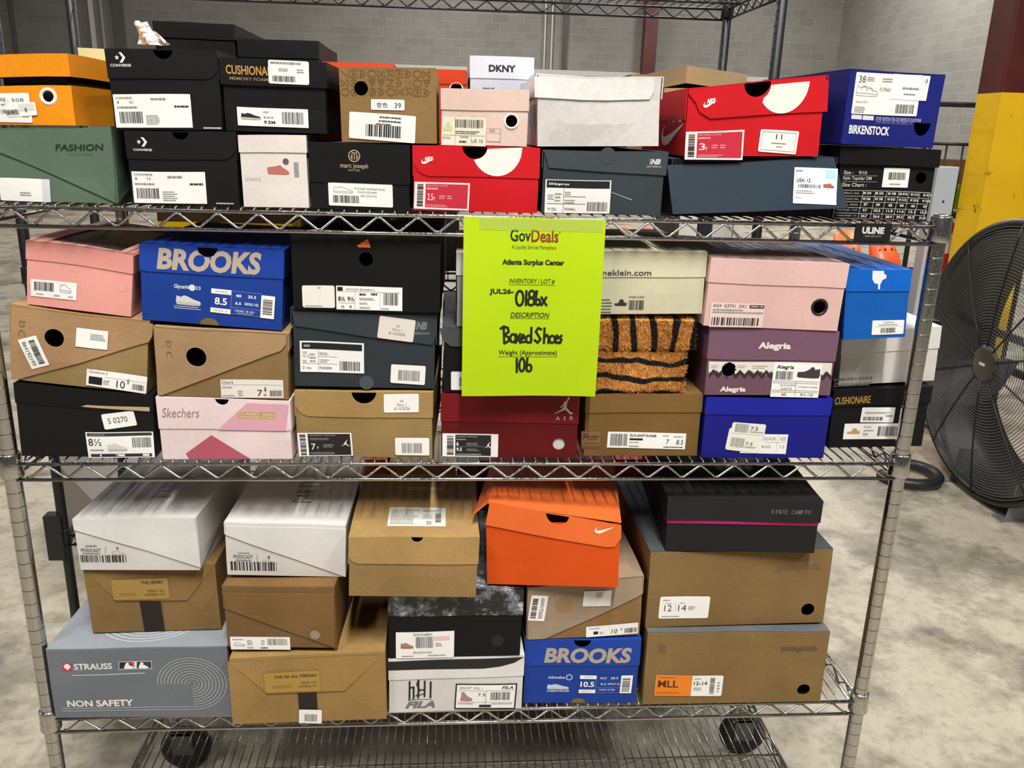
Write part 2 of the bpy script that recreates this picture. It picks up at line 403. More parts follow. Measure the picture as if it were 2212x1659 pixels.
# ------------------------------------------------------------------ setting
def wall_mat(name, scale, dark):
    n = NT(name); tc = n.n('ShaderNodeTexCoord'); mp = n.n('ShaderNodeMapping'); n.l(tc.outputs['Object'], mp.inputs[0])
    br = n.n('ShaderNodeTexBrick'); n.l(mp.outputs[0], br.inputs['Vector'])
    br.inputs['Scale'].default_value = 1.0; br.inputs['Brick Width'].default_value = 16*IN; br.inputs['Row Height'].default_value = 8*IN
    br.inputs['Mortar Size'].default_value = .009; br.inputs['Mortar Smooth'].default_value = .3; br.inputs['Bias'].default_value = -.35
    br.inputs['Color1'].default_value = lin('#7f7d77'); br.inputs['Color2'].default_value = lin('#716f69'); br.inputs['Mortar'].default_value = lin('#8b8982')
    f = n.noise(mp.outputs[0], .55, 5); st = n.ramp(f, [(.3, (.84, .84, .83, 1)), (.55, (1.02, 1.02, 1.02, 1))])
    fine = n.noise(mp.outputs[0], 60, 2)
    c = n.mix(1.0, br.outputs['Color'], st, 'MULTIPLY'); c = n.mix(.18, c, n.ramp(fine, [(.3, '#5c5a55'), (.7, '#9d9b94')]))
    n.l(c, n.b.inputs['Base Color']); n.set(Roughness=.85); n.bump(br.outputs['Fac'], -.4, .004)
    return n.m
def plane(name, pts, m, z=None):
    me = bpy.data.meshes.new(name); me.from_pydata([P3(*p) for p in pts], [], [list(range(len(pts)))]); me.materials.append(m)
    o = bpy.data.objects.new(name, me); COL.objects.link(o); return struct(o)
def concrete():
    n = NT('polished_concrete'); v = n.coord()
    a = n.noise(v, 1.5, 9, .68); b = n.noise(v, 5.2, 9, .66); c = n.noise(v, 30, 5, .65)
    col = n.ramp(a, [(.32, '#69645a'), (.45, '#8c8577'), (.52, '#aaa291'), (.62, '#a39b8b'), (.72, '#7c7568')])
    col = n.mix(.85, col, n.ramp(b, [(.3, (.5, .48, .45, 1)), (.43, (.85, .84, .82, 1)), (.5, (1.08, 1.08, 1.06, 1)), (.62, (1.0, .99, .97, 1)), (.72, (.62, .6, .56, 1))]), 'MULTIPLY')
    col = n.mix(.5, col, n.ramp(c, [(.3, (.6, .58, .55, 1)), (.5, (1.04, 1.04, 1.02, 1))]), 'MULTIPLY')
    vo = n.n('ShaderNodeTexVoronoi'); vo.feature = 'DISTANCE_TO_EDGE'; vo.inputs['Scale'].default_value = .22
    ds = n.mix(.18, v, n.n('ShaderNodeTexNoise').outputs['Color']); n.l(ds, vo.inputs['Vector'])
    crack = n.ramp(vo.outputs['Distance'], [(0, (.55, .53, .5, 1)), (.0035, (.7, .68, .64, 1)), (.006, (1, 1, 1, 1))])
    col = n.mix(1.0, col, crack, 'MULTIPLY')
    n.l(col, n.b.inputs['Base Color']); n.l(n.ramp(b, [(.3, (.38,)*3+(1,)), (.7, (.62,)*3+(1,))]), n.b.inputs['Roughness']); n.bump(c, .12, .002)
    return n.m
plane('floor', [(-700, -260, FLOOR), (430, -260, FLOOR), (430, 855, FLOOR), (-700, 855, FLOOR)], concrete())
def brickwall(name, mk, length, height, loc, rot):
    me = bpy.data.meshes.new(name); me.from_pydata([(0, 0, 0), (length*IN, 0, 0), (length*IN, height*IN, 0), (0, height*IN, 0)], [], [(0, 1, 2, 3)])
    me.materials.append(mk); o = bpy.data.objects.new(name, me); COL.objects.link(o); o.location = P3(*loc); o.rotation_euler = rot; return struct(o)
WM = wall_mat('painted_block', 1, 0)
brickwall('wall_back', WM, 1130, 330, (-700, 850, FLOOR), (R(90), 0, 0))
brickwall('wall_right', WM, 1110, 330, (425, 850, FLOOR), (R(90), 0, R(-90)))
def trim(name, x0, x1, y0, y1, z0, z1, m):
    b = MB(); b.box(x0, x1, y0, y1, z0, z1, m); o = b.build(name, xf=lambda p: P3(*p)); return struct(o)
trim('trim_1', -318.5, -315, 846, 849.5, FLOOR, 250, mat('#c9c7c0', 'plastic'))
trim('trim_2', -308, -306.5, 847, 849.5, FLOOR, 250, mat('#a9a7a0', 'plastic'))
trim('trim_3', -297, -287, 846, 849.5, FLOOR, 250, mat('#5d5953', 'plastic'))
trim('trim_4', -392, -389, 847, 849.5, FLOOR, 250, mat('#5d5b56', 'plastic'))
trim('trim_5', 120, 121.5, 847, 849.5, FLOOR, 250, mat('#b5b3ac', 'plastic'))
trim('trim_6', 127, 128.5, 847, 849.5, FLOOR, 250, mat('#b5b3ac', 'plastic'))
trim('trim_7', 139, 143, 847, 849.5, FLOOR, 250, mat('#45443f', 'plastic'))
trim('trim_8', -60, 420, 846, 849.5, 64, 69, mat('#b9b8b2', 'plastic'))
def red_column(label, x0, x1, y0, y1, ztop, zy):
    n = NT('column_paint'); tc = n.coord(); geo = n.n('ShaderNodeSeparateXYZ'); n.l(tc, geo.inputs[0])
    st = n.n('ShaderNodeMath', operation='GREATER_THAN'); n.l(geo.outputs[2], st.inputs[0]); st.inputs[1].default_value = (zy-FLOOR)*IN
    ru = n.noise(tc, 9, 8, .75); chips = n.ramp(ru, [(.62, (0, 0, 0, 1)), (.66, (1, 1, 1, 1))])
    yel = n.mix(chips, n.ramp(n.noise(tc, 3, 4), [(.3, '#e0ae05'), (.7, '#f0c010')]), lin('#3d2216'))
    red = n.ramp(n.noise(tc, 4, 3), [(.3, '#45140f'), (.7, '#581d17')])
    n.l(n.mix(st.outputs[0], yel, red), n.b.inputs['Base Color']); n.set(Roughness=.45)
    o = empty('steel_column', label, 'column', ((x0+x1)/2, (y0+y1)/2, FLOOR)); cx, cy = (x0+x1)/2, (y0+y1)/2
    b = MB(); t = .7
    b.rbox(x0-cx, x1-cx, y0-cy, y0-cy+t, 0, ztop-FLOOR, .12, n.m); b.rbox(x0-cx, x1-cx, y1-cy-t, y1-cy, 0, ztop-FLOOR, .12, n.m)
    b.build('flange', o); b = MB(); b.box(x0-cx+.0, x0-cx+t, y0-cy+t, y1-cy-t, 0, ztop-FLOOR, n.m); b.box(x1-cx-t, x1-cx, y0-cy+t, y1-cy-t, 0, ztop-FLOOR, n.m); b.build('web', o)
    b = MB(); b.rbox(x0-cx-.3, x1-cx+.3, y0-cy-1, y1-cy+1, 0, .8, .1, mat('#4a4640', 'metal')); b.build('base_plate', o)
red_column('maroon steel column with chipped yellow lower part behind the big drum fan', 140, 151, 122.4, 131, 190, 17.6)
red_column('slim dark red column far away in front of the grey block back wall', 219, 232, 836, 846, 260, -400)

# ------------------------------------------------------------------ chrome shelving unit
CH = mat('#aaaaaa', 'chrome')
W_, D_ = 58.6, 22.6
ZC = (2.6, -13.4, -32.5, -47.2)          # collar tops
def shelf_mesh(Wd, Dp, m, pitch=.75, wr=.06, rr=.125):
    b = MB(); zr = -.66; yf = -.25
    for y in (yf, Dp-yf):
        b.tube([(.3, y, zr), (Wd-.3, y, zr)], rr, m); b.tube([(.3, y, zr-1.08), (Wd-.3, y, zr-1.08)], rr, m)
        n = int((Wd-2.2)/1.2); n += n % 2; pts = []
        for i in range(n+1):
            x = 1.1+(Wd-2.2)*i/n; up = i % 2; z = zr-.16 if up else zr-.92
            pts += [(x-.12, y, z), (x+.12, y, z)]
        b.tube(pts, .085, m, 6)
    for x in (0, Wd):
        b.tube([(x, .3, zr), (x, Dp-.3, zr)], rr, m); b.tube([(x, .3, zr-1.08), (x, Dp-.3, zr-1.08)], rr, m)
        n = int((Dp-2)/1.2); n += n % 2
        b.tube([(x, 1+(Dp-2)*i/n, zr-.16 if i % 2 else zr-.92) for i in range(n+1)], .085, m, 6)
    for y in (Dp*.25, Dp*.5, Dp*.75):
        b.tube([(.1, y, zr+.02), (Wd-.1, y, zr+.02)], .11, m, 6)
    y = Dp*.5; n = int(Wd/1.8); n += n % 2
    b.tube([(.6+(Wd-1.2)*i/n, y, zr-.1 if i % 2 else zr-.75) for i in range(n+1)], .07, m, 5)
    k = int((Wd-.6)/pitch)
    for i in range(k+1):
        x = .3+(Wd-.6)*i/k
        b.tube([(x, yf-.05, zr+.0), (x, yf, zr+.19), (x, Dp-yf, zr+.19), (x, Dp-yf+.05, zr)], wr, m, 5)
    return b
def post_mesh(z0, z1, m, groove=True):
    b = MB(); prof = [(0.02, z0), (.5, z0), (.5, z0+.02)]
    z = math.ceil(z0+.2)
    while groove and z < z1-.3:
        prof += [(.5, z-.06), (.5, z-.026), (.482, z-.01), (.482, z+.01), (.5, z+.026), (.5, z+.06)]; z += 1
    prof += [(.5, z1-.08), (.44, z1), (.02, z1)]
    b.lathe(prof, m, 24); return b
def collar_mesh(zt, m):
    b = MB(); b.lathe([(.5, zt-.05), (.6, zt), (.635, zt-.06), (.66, zt-.9), (.7, zt-1.5), (.66, zt-1.62), (.5, zt-1.6)], m, 24); return b
unit = empty('wire_shelving_unit', 'chrome wire shelving unit on casters loaded with shoe boxes', 'shelving', (W_/2, D_/2, FLOOR))
UX = lambda p: Vector(((p.x-W_/2)*IN, (p.y-D_/2)*IN, (p.z-FLOOR)*IN))
for px, py in ((0, 0), (W_, 0), (0, D_), (W_, D_)):
    sh = lambda p, a=px, b_=py: UX(p+Vector((a, b_, 0)))
    po = post_mesh(-51.6, 2.72, CH).build('post', unit, sh)
    for zt in ZC: collar_mesh(zt, CH).build('collar', po, sh)
    cb = MB(); blk = mat('#1b1b1c', 'plastic'); gm = mat('#6b6a68', 'metal')
    cb.lathe([(.02, -52.6), (.62, -52.6), (.62, -51.5), (.02, -51.5)], gm, 16)
    for s_ in (-.85, .75): cb.box(-.2, 1.9, s_, s_+.1, -55.0, -52.5, gm)
    cb.box(-.6, 1.7, -.85, .85, -52.7, -52.5, gm)
    ca = cb.build('caster', unit, sh)
    wb = MB(); wb.lathe([(.3, -.7), (1.6, -.72), (2.2, -.66), (2.5, -.4), (2.5, .4), (2.2, .66), (1.6, .72), (.3, .7)], blk, 28, (1.0, 0, FLOOR+2.5), 'y'); wb.build('wheel', ca, sh)
for i, zt in enumerate(ZC):
    so = shelf_mesh(W_, D_, CH).build('wire_shelf', unit, lambda p: UX(p+Vector((0, 0, zt))))
    if i == 0:
        nb_ = MB(); pl = lambda u, v, o: (52.88+u, -.44-o, .98+v)
        nb_.prism([(0, 0), (2.3, 0), (2.3, 1.12), (0, 1.12)], [], lambda u, v, d: (52.88+u, -.44+d, .98+v), .1, mat('#171717', 'plastic'))
        sh_ = Sheet(nb_, pl, random.Random(1)); sh_.text('ULINE', 1.15, .68, 1.42, .42, mat('#c9c8c4', 'ink'), .006, .05); sh_.text('1-800-295-5510', 1.15, .33, 1.1, .14, mat('#8a8984', 'ink'), .006)
        nb_.build('name_plate', so, UX)

# ------------------------------------------------------------------ shoe boxes
BOXES=[
 {'n': 'fashion', 'label': 'crushed sage green shoe box with diagonal flap at left end of top shelf', 'body': '#566b59', 'lid': '#566b59', 'kind': 'card', 'lidpoly': [[-1.36, 3.98], [6.75, 4.16], [6.6, 0.05], [0.47, 2.75], [-1.16, 3.56]], 'k': 'diag', 'warp': 2.2, 'items': [('t', 'lid', 'FASHION', [4.88, 3.07, 2.73, 0.37], '#1b2a20', {'b': 0.03, 'sh': 0.15}), ('m', 'lid', [4.88, 2.71, 1.32, 0.11], 1, '#48604e'), ('s', 'body', [1.59, 0.63, 2.77, 1.29, -0.66], '#e9e7e2', 0.08, [('m', 0.4, 0.55, 0.62, 0.75, 2, '#8b8a88'), ('r', 0.84, 0, 1, 1, '#c9c9cc')])], 'f': [1.41, 0.205, 2.278, 6.677, 4.131, 1.508, -0.587, 0.398], 'd': 12.5, 'ov': 0.0},
 {'n': 'conv_lo', 'label': 'black shoe box with white chevron star emblem between green and white boxes', 'body': '#131313', 'lid': '#131313', 'kind': 'card', 'lh': 1.58, 'notch': [3.09, 0.47], 'rr': 0.9, 'rl': 0.12, 'items': [('g', 'lid', 'chevstar', [0.89, 3.59, 0.6, 0.52], '#dcdad6'), ('t', 'lid', 'CONVERSE', [0.89, 3.15, 1.05, 0.13], '#d5d3cf', {'b': 0.02}), ('s', 'body', [2.22, 1.01, 4.2, 1.82, 0.23], '#e9e7e2', 0, [('t', 'CONVERSE', 0.03, 0.06, 0.28, 0.12, '#2e2d2c'), ('t', '7.5', 0.2, 0.18, 0.25, 0.26, '#2e2d2c'), ('t', '5', 0.04, 0.18, 0.07, 0.26, '#2e2d2c'), ('m', 0.48, 0.12, 0.68, 0.2, 1, '#8b8a88'), ('m', 0.78, 0.35, 0.97, 0.42, 1, '#2e2d2c'), ('bc', 0.05, 0.52, 0.36, 0.85), ('m', 0.4, 0.58, 0.6, 0.92, 5, '#8b8a88'), ('m', 0.03, 0.36, 0.3, 0.42, 1, '#8b8a88')]), ('m', 'body', [5.35, 0.15, 1.02, 0.08], 1, '#bdbbb8')], 'f': [9.023, 0.193, 2.21, 6.191, 4.205, -0.2, 0.186, 0.061], 'd': 12.5, 'ov': 0.05},
 {'n': 'white_shoe', 'label': 'narrow white shoe box with printed coral clog and barcode, on the top shelf', 'body': '#d9d2cb', 'lid': '#d9d2cb', 'kind': 'card', 'lh': 0.98, 'items': [('g', 'body', 'clog', [2.13, 2.17, 1.29, 0.59], '#b5695a'), ('d', 'body', '#5b5450', [2.6, 2.64], 0.18, 0.0), ('bc', 'body', [3.19, 2.18, 0.28, 0.86], '#6d6966'), ('m', 'body', [0.64, 1.63, 0.88, 0.18], 1, '#bcb6a8')], 'f': [15.45, 0.25, 2.21, 3.815, 4.141, -0.064, 0.257, 0.089], 'd': 11, 'ov': 0.05},
 {'n': 'marc', 'label': 'black shoe box with a round gold monogram on its lid on the top shelf', 'body': '#121111', 'lid': '#121111', 'kind': 'card', 'lh': 2.31, 'items': [('d', 'lid', '#b9a67c', [2.61, 3.06], 0.35, 0.3), ('g', 'lid', 'mjm', [2.62, 3.05, 0.47, 0.52], '#b9a67c'), ('t', 'lid', 'marc joseph', [2.6, 2.46, 1.64, 0.35], '#a99a78', {}), ('t', 'lid', 'NEW YORK', [2.6, 2.23, 0.71, 0.12], '#8f8368', {}), ('s', 'body', [2.94, 0.83, 3.81, 1.35, -0.44], '#e9e7e2', 0.08, [('shoeo', 0.08, 0.18, 0.38, 0.45, '#8b8a88'), ('t', 'STYLE NAME: AMSTERDAM WOOD', 0.4, 0.2, 0.88, 0.28, '#55524f'), ('t', 'COLOR: NUDE SNAKE', 0.45, 0.34, 0.75, 0.42, '#55524f'), ('t', 'SIZE: US 8  EU 39', 0.5, 0.5, 0.75, 0.58, '#55524f'), ('bc', 0.07, 0.55, 0.48, 0.86)])], 'f': [19.421, 0.305, 2.228, 5.842, 3.805, -0.395, -0.181, 0.021], 'd': 12.5, 'ov': 0.05},
 {'n': 'nike25', 'label': 'red shoe box with white half circle on the lid, lying flat on the top shelf', 'body': '#c4161f', 'lid': '#c4161f', 'kind': 'card', 'lh': 1.78, 'notch': [3.64, 0.75], 'rl': 1.1, 'rr': 0.05, 'items': [('semi', 'lid', '#e4e2d8', [4.94, 3.75], 1.52), ('g', 'lid', 'nike', [0.85, 2.96, 0.79, 0.46], '#ece6e0'), ('s', 'body', [1.7, 0.88, 3.3, 1.6, -0.89], '#e8dedb', 0, [('r', 0.2, 0.06, 0.97, 0.93, '#c02338'), ('bch', 0.05, 0.08, 0.16, 0.9), ('t', '2.5', 0.24, 0.42, 0.34, 0.66, '#f0e4e2'), ('t', 'Y', 0.345, 0.54, 0.38, 0.68, '#f0e4e2'), ('t', 'NIKE DUNK LOW (PS)', 0.22, 0.1, 0.6, 0.17, '#e3b3b6'), ('m', 0.22, 0.2, 0.42, 0.27, 1, '#dba0a6'), ('m', 0.45, 0.44, 0.56, 0.6, 2, '#dba0a6'), ('m', 0.6, 0.44, 0.7, 0.6, 2, '#dba0a6'), ('m', 0.22, 0.8, 0.65, 0.9, 2, '#dba0a6')])], 'f': [25.472, 0.19, 2.226, 7.5, 3.819, 0.001, -0.119, 0.054], 'd': 11.5, 'ov': 0.05},
 {'n': 'nb530', 'label': 'slate grey shoe box with a pale tear line below its lid on the top shelf', 'body': '#363d41', 'lid': '#3e464b', 'kind': 'card', 'lidpoly': [[-0.03, 3.71], [7.55, 3.73], [7.53, 2.38], [0.33, 2.72]], 'items': [('d', 'lid', '#373d41', [3.83, 3.51], 0.49, 0.0), ('g', 'lid', 'nb', [6.77, 3.17, 0.68, 0.32], '#c9cbcc'), ('t', 'lid', 'new balance', [6.73, 2.9, 0.9, 0.11], '#b9bcbd', {}), ('s', 'body', [2.18, 1.04, 4.01, 1.99, 0.55], '#e9e7e2', 0, [('r', 0.02, 0.02, 0.98, 0.24, '#0e0e0e'), ('t', '530 Bungee Lace', 0.05, 0.09, 0.36, 0.18, '#e9e7e2', 'b'), ('l', 0.28, 0.26, 0.285, 0.98, '#2e2d2c'), ('l', 0.28, 0.5, 0.62, 0.505, '#2e2d2c'), ('l', 0.03, 0.72, 0.62, 0.725, '#2e2d2c'), ('t', 'PS304AU', 0.31, 0.84, 0.47, 0.92, '#2e2d2c'), ('t', 'M', 0.05, 0.84, 0.08, 0.92, '#2e2d2c'), ('bc', 0.65, 0.65, 0.96, 0.93), ('m', 0.3, 0.32, 0.4, 0.45, 2, '#8b8a88'), ('m', 0.3, 0.56, 0.46, 0.7, 2, '#8b8a88'), ('m', 0.04, 0.42, 0.14, 0.6, 3, '#8b8a88'), ('m', 0.15, 0.35, 0.26, 0.65, 3, '#8b8a88'), ('m', 0.1, 0.82, 0.2, 0.93, 2, '#8b8a88')]), ('p', 'body', '#8d9294', [[3.85, 1.48], [3.96, 1.48], [5.55, 0.94], [5.5, 0.88]])], 'f': [33.251, 0.199, 2.23, 7.388, 3.763, 0.012, -0.152, 0.096], 'd': 12.5, 'ov': 0.05},
 {'n': 'usa12', 'label': 'dark blue grey shoe box with its lid hanging open under the tilted red box', 'body': '#0e1113', 'lid': '#26343f', 'kind': 'card', 'lidpoly': [[-0.35, 3.14], [10.02, 3.5], [11.02, 0.58], [-0.02, 0.19]], 'lidtilt': 1, 'warp': 1.2, 'items': [('s', 'lid', [8.87, 1.85, 2.75, 2.09, -1.76], '#e9e7e2', 0, [('r', 0.72, 0.04, 0.95, 0.28, '#9fcdd3'), ('t', 'USA: 12', 0.06, 0.3, 0.38, 0.4, '#2e2d2c', 'b'), ('bc', 0.1, 0.46, 0.62, 0.56), ('g', 'clog', 0.68, 0.4, 0.94, 0.54, '#9a5a3e'), ('m', 0.04, 0.06, 0.2, 0.12, 1, '#8b8a88'), ('m', 0.06, 0.6, 0.5, 0.72, 2, '#8b8a88'), ('t', 'Medium', 0.04, 0.8, 0.2, 0.86, '#8b8a88')])], 'f': [41.255, 0.351, 2.21, 10.262, 3.516, -0.171, 1.017, 0.222], 'd': 11.5, 'ov': 0.05},
 {'n': 'topside', 'label': 'black shoe box printed with a white size table, top shelf right end', 'body': '#101010', 'lid': '#0d0d0d', 'kind': 'card', 'lh': 1.09, 'lov': 0.16, 'items': [('t', 'body', 'Size :    9/10', [1.03, 2.85, 1.49, 0.21], '#b9b7ae', {}), ('p', 'body', '#85847c', [[0.3, 2.67], [2.49, 2.69], [2.49, 2.66], [0.31, 2.64]]), ('t', 'body', 'Style: Topsider DM', [1.2, 2.49, 1.84, 0.26], '#b9b7ae', {}), ('p', 'body', '#85847c', [[0.3, 2.32], [2.51, 2.33], [2.51, 2.3], [0.3, 2.29]]), ('t', 'body', 'Size Chart :', [1.06, 2.12, 1.57, 0.22], '#c2c0b7', {}), ('s', 'body', [3.67, 2.6, 1.66, 1.18, 0.69], '#e9e7e2', 0.05, [('bc', 0.2, 0.22, 0.86, 0.6), ('m', 0.28, 0.8, 0.7, 0.86, 1, '#8b8a88')]), ('h', 'body', [5.29, 2.66], 0.34), ('t', 'body', "US Men's size", [0.8, 1.63, 1.31, 0.14], '#8c8b83', {}), ('t', 'body', 'M 3/4', [1.99, 1.63, 0.5, 0.15], '#d6d4ca', {'b': 0.03}), ('t', 'body', 'M 5/6', [2.78, 1.63, 0.51, 0.16], '#d6d4ca', {'b': 0.03}), ('t', 'body', 'M 7/8', [3.58, 1.62, 0.51, 0.16], '#d6d4ca', {'b': 0.03}), ('t', 'body', 'M 9/10', [4.33, 1.62, 0.51, 0.16], '#d6d4ca', {'b': 0.03}), ('t', 'body', 'M 11/12', [5.06, 1.62, 0.51, 0.16], '#d6d4ca', {'b': 0.03}), ('t', 'body', 'M 13/14', [5.86, 1.61, 0.51, 0.16], '#d6d4ca', {'b': 0.03}), ('t', 'body', "US Women's size", [0.81, 1.28, 1.31, 0.14], '#8c8b83', {}), ('t', 'body', 'W 5/6', [1.99, 1.28, 0.51, 0.16], '#d6d4ca', {'b': 0.03}), ('t', 'body', 'W 7/8', [2.78, 1.28, 0.51, 0.16], '#d6d4ca', {'b': 0.03}), ('t', 'body', 'W 9/10', [3.58, 1.27, 0.51, 0.16], '#d6d4ca', {'b': 0.03}), ('t', 'body', 'W 11/12', [4.32, 1.26, 0.51, 0.16], '#d6d4ca', {'b': 0.03}), ('t', 'body', 'W 13/14', [5.06, 1.26, 0.51, 0.16], '#d6d4ca', {'b': 0.03}), ('t', 'body', 'W 15/16', [5.85, 1.25, 0.51, 0.16], '#d6d4ca', {'b': 0.03}), ('t', 'body', 'Euro size', [0.81, 0.94, 1.32, 0.14], '#8c8b83', {}), ('t', 'body', '37', [1.98, 0.94, 0.26, 0.16], '#d6d4ca', {'b': 0.03}), ('t', 'body', '39', [2.78, 0.93, 0.26, 0.16], '#d6d4ca', {'b': 0.03}), ('t', 'body', '42', [3.58, 0.92, 0.27, 0.16], '#d6d4ca', {'b': 0.03}), ('t', 'body', '44', [4.31, 0.92, 0.27, 0.16], '#d6d4ca', {'b': 0.03}), ('t', 'body', '46', [5.05, 0.91, 0.27, 0.16], '#d6d4ca', {'b': 0.03}), ('t', 'body', '47', [5.83, 0.9, 0.27, 0.16], '#d6d4ca', {'b': 0.03}), ('t', 'body', 'Foot length - inch', [0.82, 0.59, 1.32, 0.14], '#8c8b83', {}), ('t', 'body', '9.7', [1.98, 0.59, 0.26, 0.16], '#d6d4ca', {'b': 0.03}), ('t', 'body', '10.2', [2.78, 0.58, 0.42, 0.16], '#d6d4ca', {'b': 0.03}), ('t', 'body', '11.0', [3.58, 0.57, 0.42, 0.16], '#d6d4ca', {'b': 0.03}), ('t', 'body', '11.6', [4.3, 0.56, 0.42, 0.16], '#d6d4ca', {'b': 0.03}), ('t', 'body', '12.1', [5.04, 0.55, 0.42, 0.16], '#d6d4ca', {'b': 0.03}), ('t', 'body', '12.5', [5.81, 0.54, 0.42, 0.16], '#d6d4ca', {'b': 0.03}), ('t', 'body', 'Outsole length - cm', [0.82, 0.25, 1.32, 0.15], '#8c8b83', {}), ('t', 'body', '24.7', [1.97, 0.24, 0.42, 0.16], '#d6d4ca', {'b': 0.03}), ('t', 'body', '26.6', [2.77, 0.23, 0.42, 0.16], '#d6d4ca', {'b': 0.03}), ('t', 'body', '28.9', [3.58, 0.22, 0.42, 0.16], '#d6d4ca', {'b': 0.03}), ('t', 'body', '29.3', [4.29, 0.21, 0.42, 0.16], '#d6d4ca', {'b': 0.03}), ('t', 'body', '30.7', [5.03, 0.2, 0.42, 0.16], '#d6d4ca', {'b': 0.03}), ('t', 'body', '31.3', [5.79, 0.18, 0.42, 0.16], '#d6d4ca', {'b': 0.03}), ('p', 'body', '#a9a89f', [[0.03, 1.8], [5.99, 1.79], [6.0, 1.75], [0.04, 1.77]]), ('p', 'body', '#a9a89f', [[0.04, 1.46], [5.97, 1.42], [5.98, 1.39], [0.04, 1.43]]), ('p', 'body', '#a9a89f', [[0.04, 1.12], [5.96, 1.07], [5.96, 1.04], [0.04, 1.09]]), ('p', 'body', '#a9a89f', [[0.05, 0.77], [5.94, 0.7], [5.94, 0.67], [0.05, 0.74]]), ('p', 'body', '#a9a89f', [[0.05, 0.43], [5.92, 0.35], [5.92, 0.32], [0.05, 0.4]]), ('p', 'body', '#a9a89f', [[0.05, 0.11], [5.9, 0.03], [5.9, 0.03], [0.05, 0.08]]), ('p', 'body', '#a9a89f', [[0.03, 1.8], [0.07, 1.8], [-0.03, 0.12], [-0.06, 0.12]]), ('p', 'body', '#a9a89f', [[1.68, 1.8], [1.71, 1.8], [1.62, 0.09], [1.59, 0.09]]), ('p', 'body', '#a9a89f', [[2.47, 1.79], [2.5, 1.79], [2.41, 0.08], [2.38, 0.08]]), ('p', 'body', '#a9a89f', [[3.2, 1.79], [3.23, 1.79], [3.13, 0.06], [3.1, 0.06]]), ('p', 'body', '#a9a89f', [[3.97, 1.78], [4.01, 1.79], [3.9, 0.05], [3.87, 0.05]]), ('p', 'body', '#a9a89f', [[4.64, 1.78], [4.67, 1.78], [4.56, 0.04], [4.53, 0.04]]), ('p', 'body', '#a9a89f', [[5.33, 1.78], [5.36, 1.78], [5.25, 0.03], [5.21, 0.03]]), ('p', 'body', '#a9a89f', [[5.97, 1.77], [6.0, 1.78], [5.89, 0.03], [5.85, 0.03]])], 'f': [51.744, 0.467, 2.21, 6.109, 4.429, -0.247, 0.303, -0.15], 'd': 12.5, 'ov': 0.16},
 {'n': 'orange', 'label': 'orange shoe box with a white ringed hole, lid lifted, on the green box', 'body': '#e08a12', 'lid': '#e08a12', 'kind': 'card', 'lh': 1.2, 'lidgap': 1, 'warp': 1.8, 'items': [('h', 'body', [2.89, 1.52], 0.31), ('ring', 'body', [2.89, 1.52], 0.48, 0.3, '#e6dcd8'), ('s', 'body', [0.28, 0.94, 3.16, 1.6, -0.7], '#e9e7e2', 0.08, [('t', '号: 508', 0.48, 0.16, 0.9, 0.3, '#777370'), ('bc', 0.48, 0.56, 0.84, 0.7), ('m', 0.5, 0.36, 0.62, 0.42, 1, '#8b8a88'), ('m', 0.84, 0.76, 0.95, 0.82, 1, '#8b8a88')]), ('s', 'body', [1.33, 0.83, 1.67, 0.71, 3.71], '#e9e7e2', 0.08, [('bc', 0.0, 0.45, 0.42, 0.85), ('r', 0.45, 0.1, 0.95, 0.6, '#cfccc8'), ('bc', 0.62, 0.4, 0.7, 0.7)])], 'f': [2.05, 0.399, 6.502, 4.212, 3.788, -1.105, 0.914, 0.117], 'd': 12.5, 'ov': 0.05},
 {'n': 'conv_up', 'label': 'black shoe box with white chevron star emblem on the upper row beside the orange box', 'body': '#131313', 'lid': '#131313', 'kind': 'card', 'lh': 1.57, 'notch': [3.11, 0.54], 'rr': 0.9, 'rl': 0.12, 'items': [('g', 'lid', 'chevstar', [0.75, 3.85, 0.59, 0.54], '#dcdad6'), ('t', 'lid', 'CONVERSE', [0.74, 3.44, 1.13, 0.15], '#d5d3cf', {'b': 0.02}), ('s', 'body', [2.23, 1.01, 4.28, 1.81, 0.4], '#e9e7e2', 0, [('t', 'CONVERSE', 0.03, 0.08, 0.24, 0.14, '#2e2d2c'), ('t', '4.5', 0.2, 0.2, 0.25, 0.27, '#2e2d2c'), ('t', '3', 0.04, 0.2, 0.07, 0.27, '#2e2d2c'), ('m', 0.48, 0.12, 0.68, 0.18, 1, '#8b8a88'), ('m', 0.78, 0.34, 0.97, 0.4, 1, '#2e2d2c'), ('bc', 0.06, 0.52, 0.36, 0.86), ('m', 0.4, 0.6, 0.58, 0.9, 5, '#8b8a88'), ('m', 0.04, 0.36, 0.3, 0.42, 1, '#8b8a88')]), ('m', 'body', [5.48, 0.11, 1.01, 0.09], 1, '#bdbbb8')], 'f': [8.485, 0.17, 6.43, 6.051, 4.315, 0.003, 1.142, -0.011], 'd': 12.5, 'ov': 0.05},
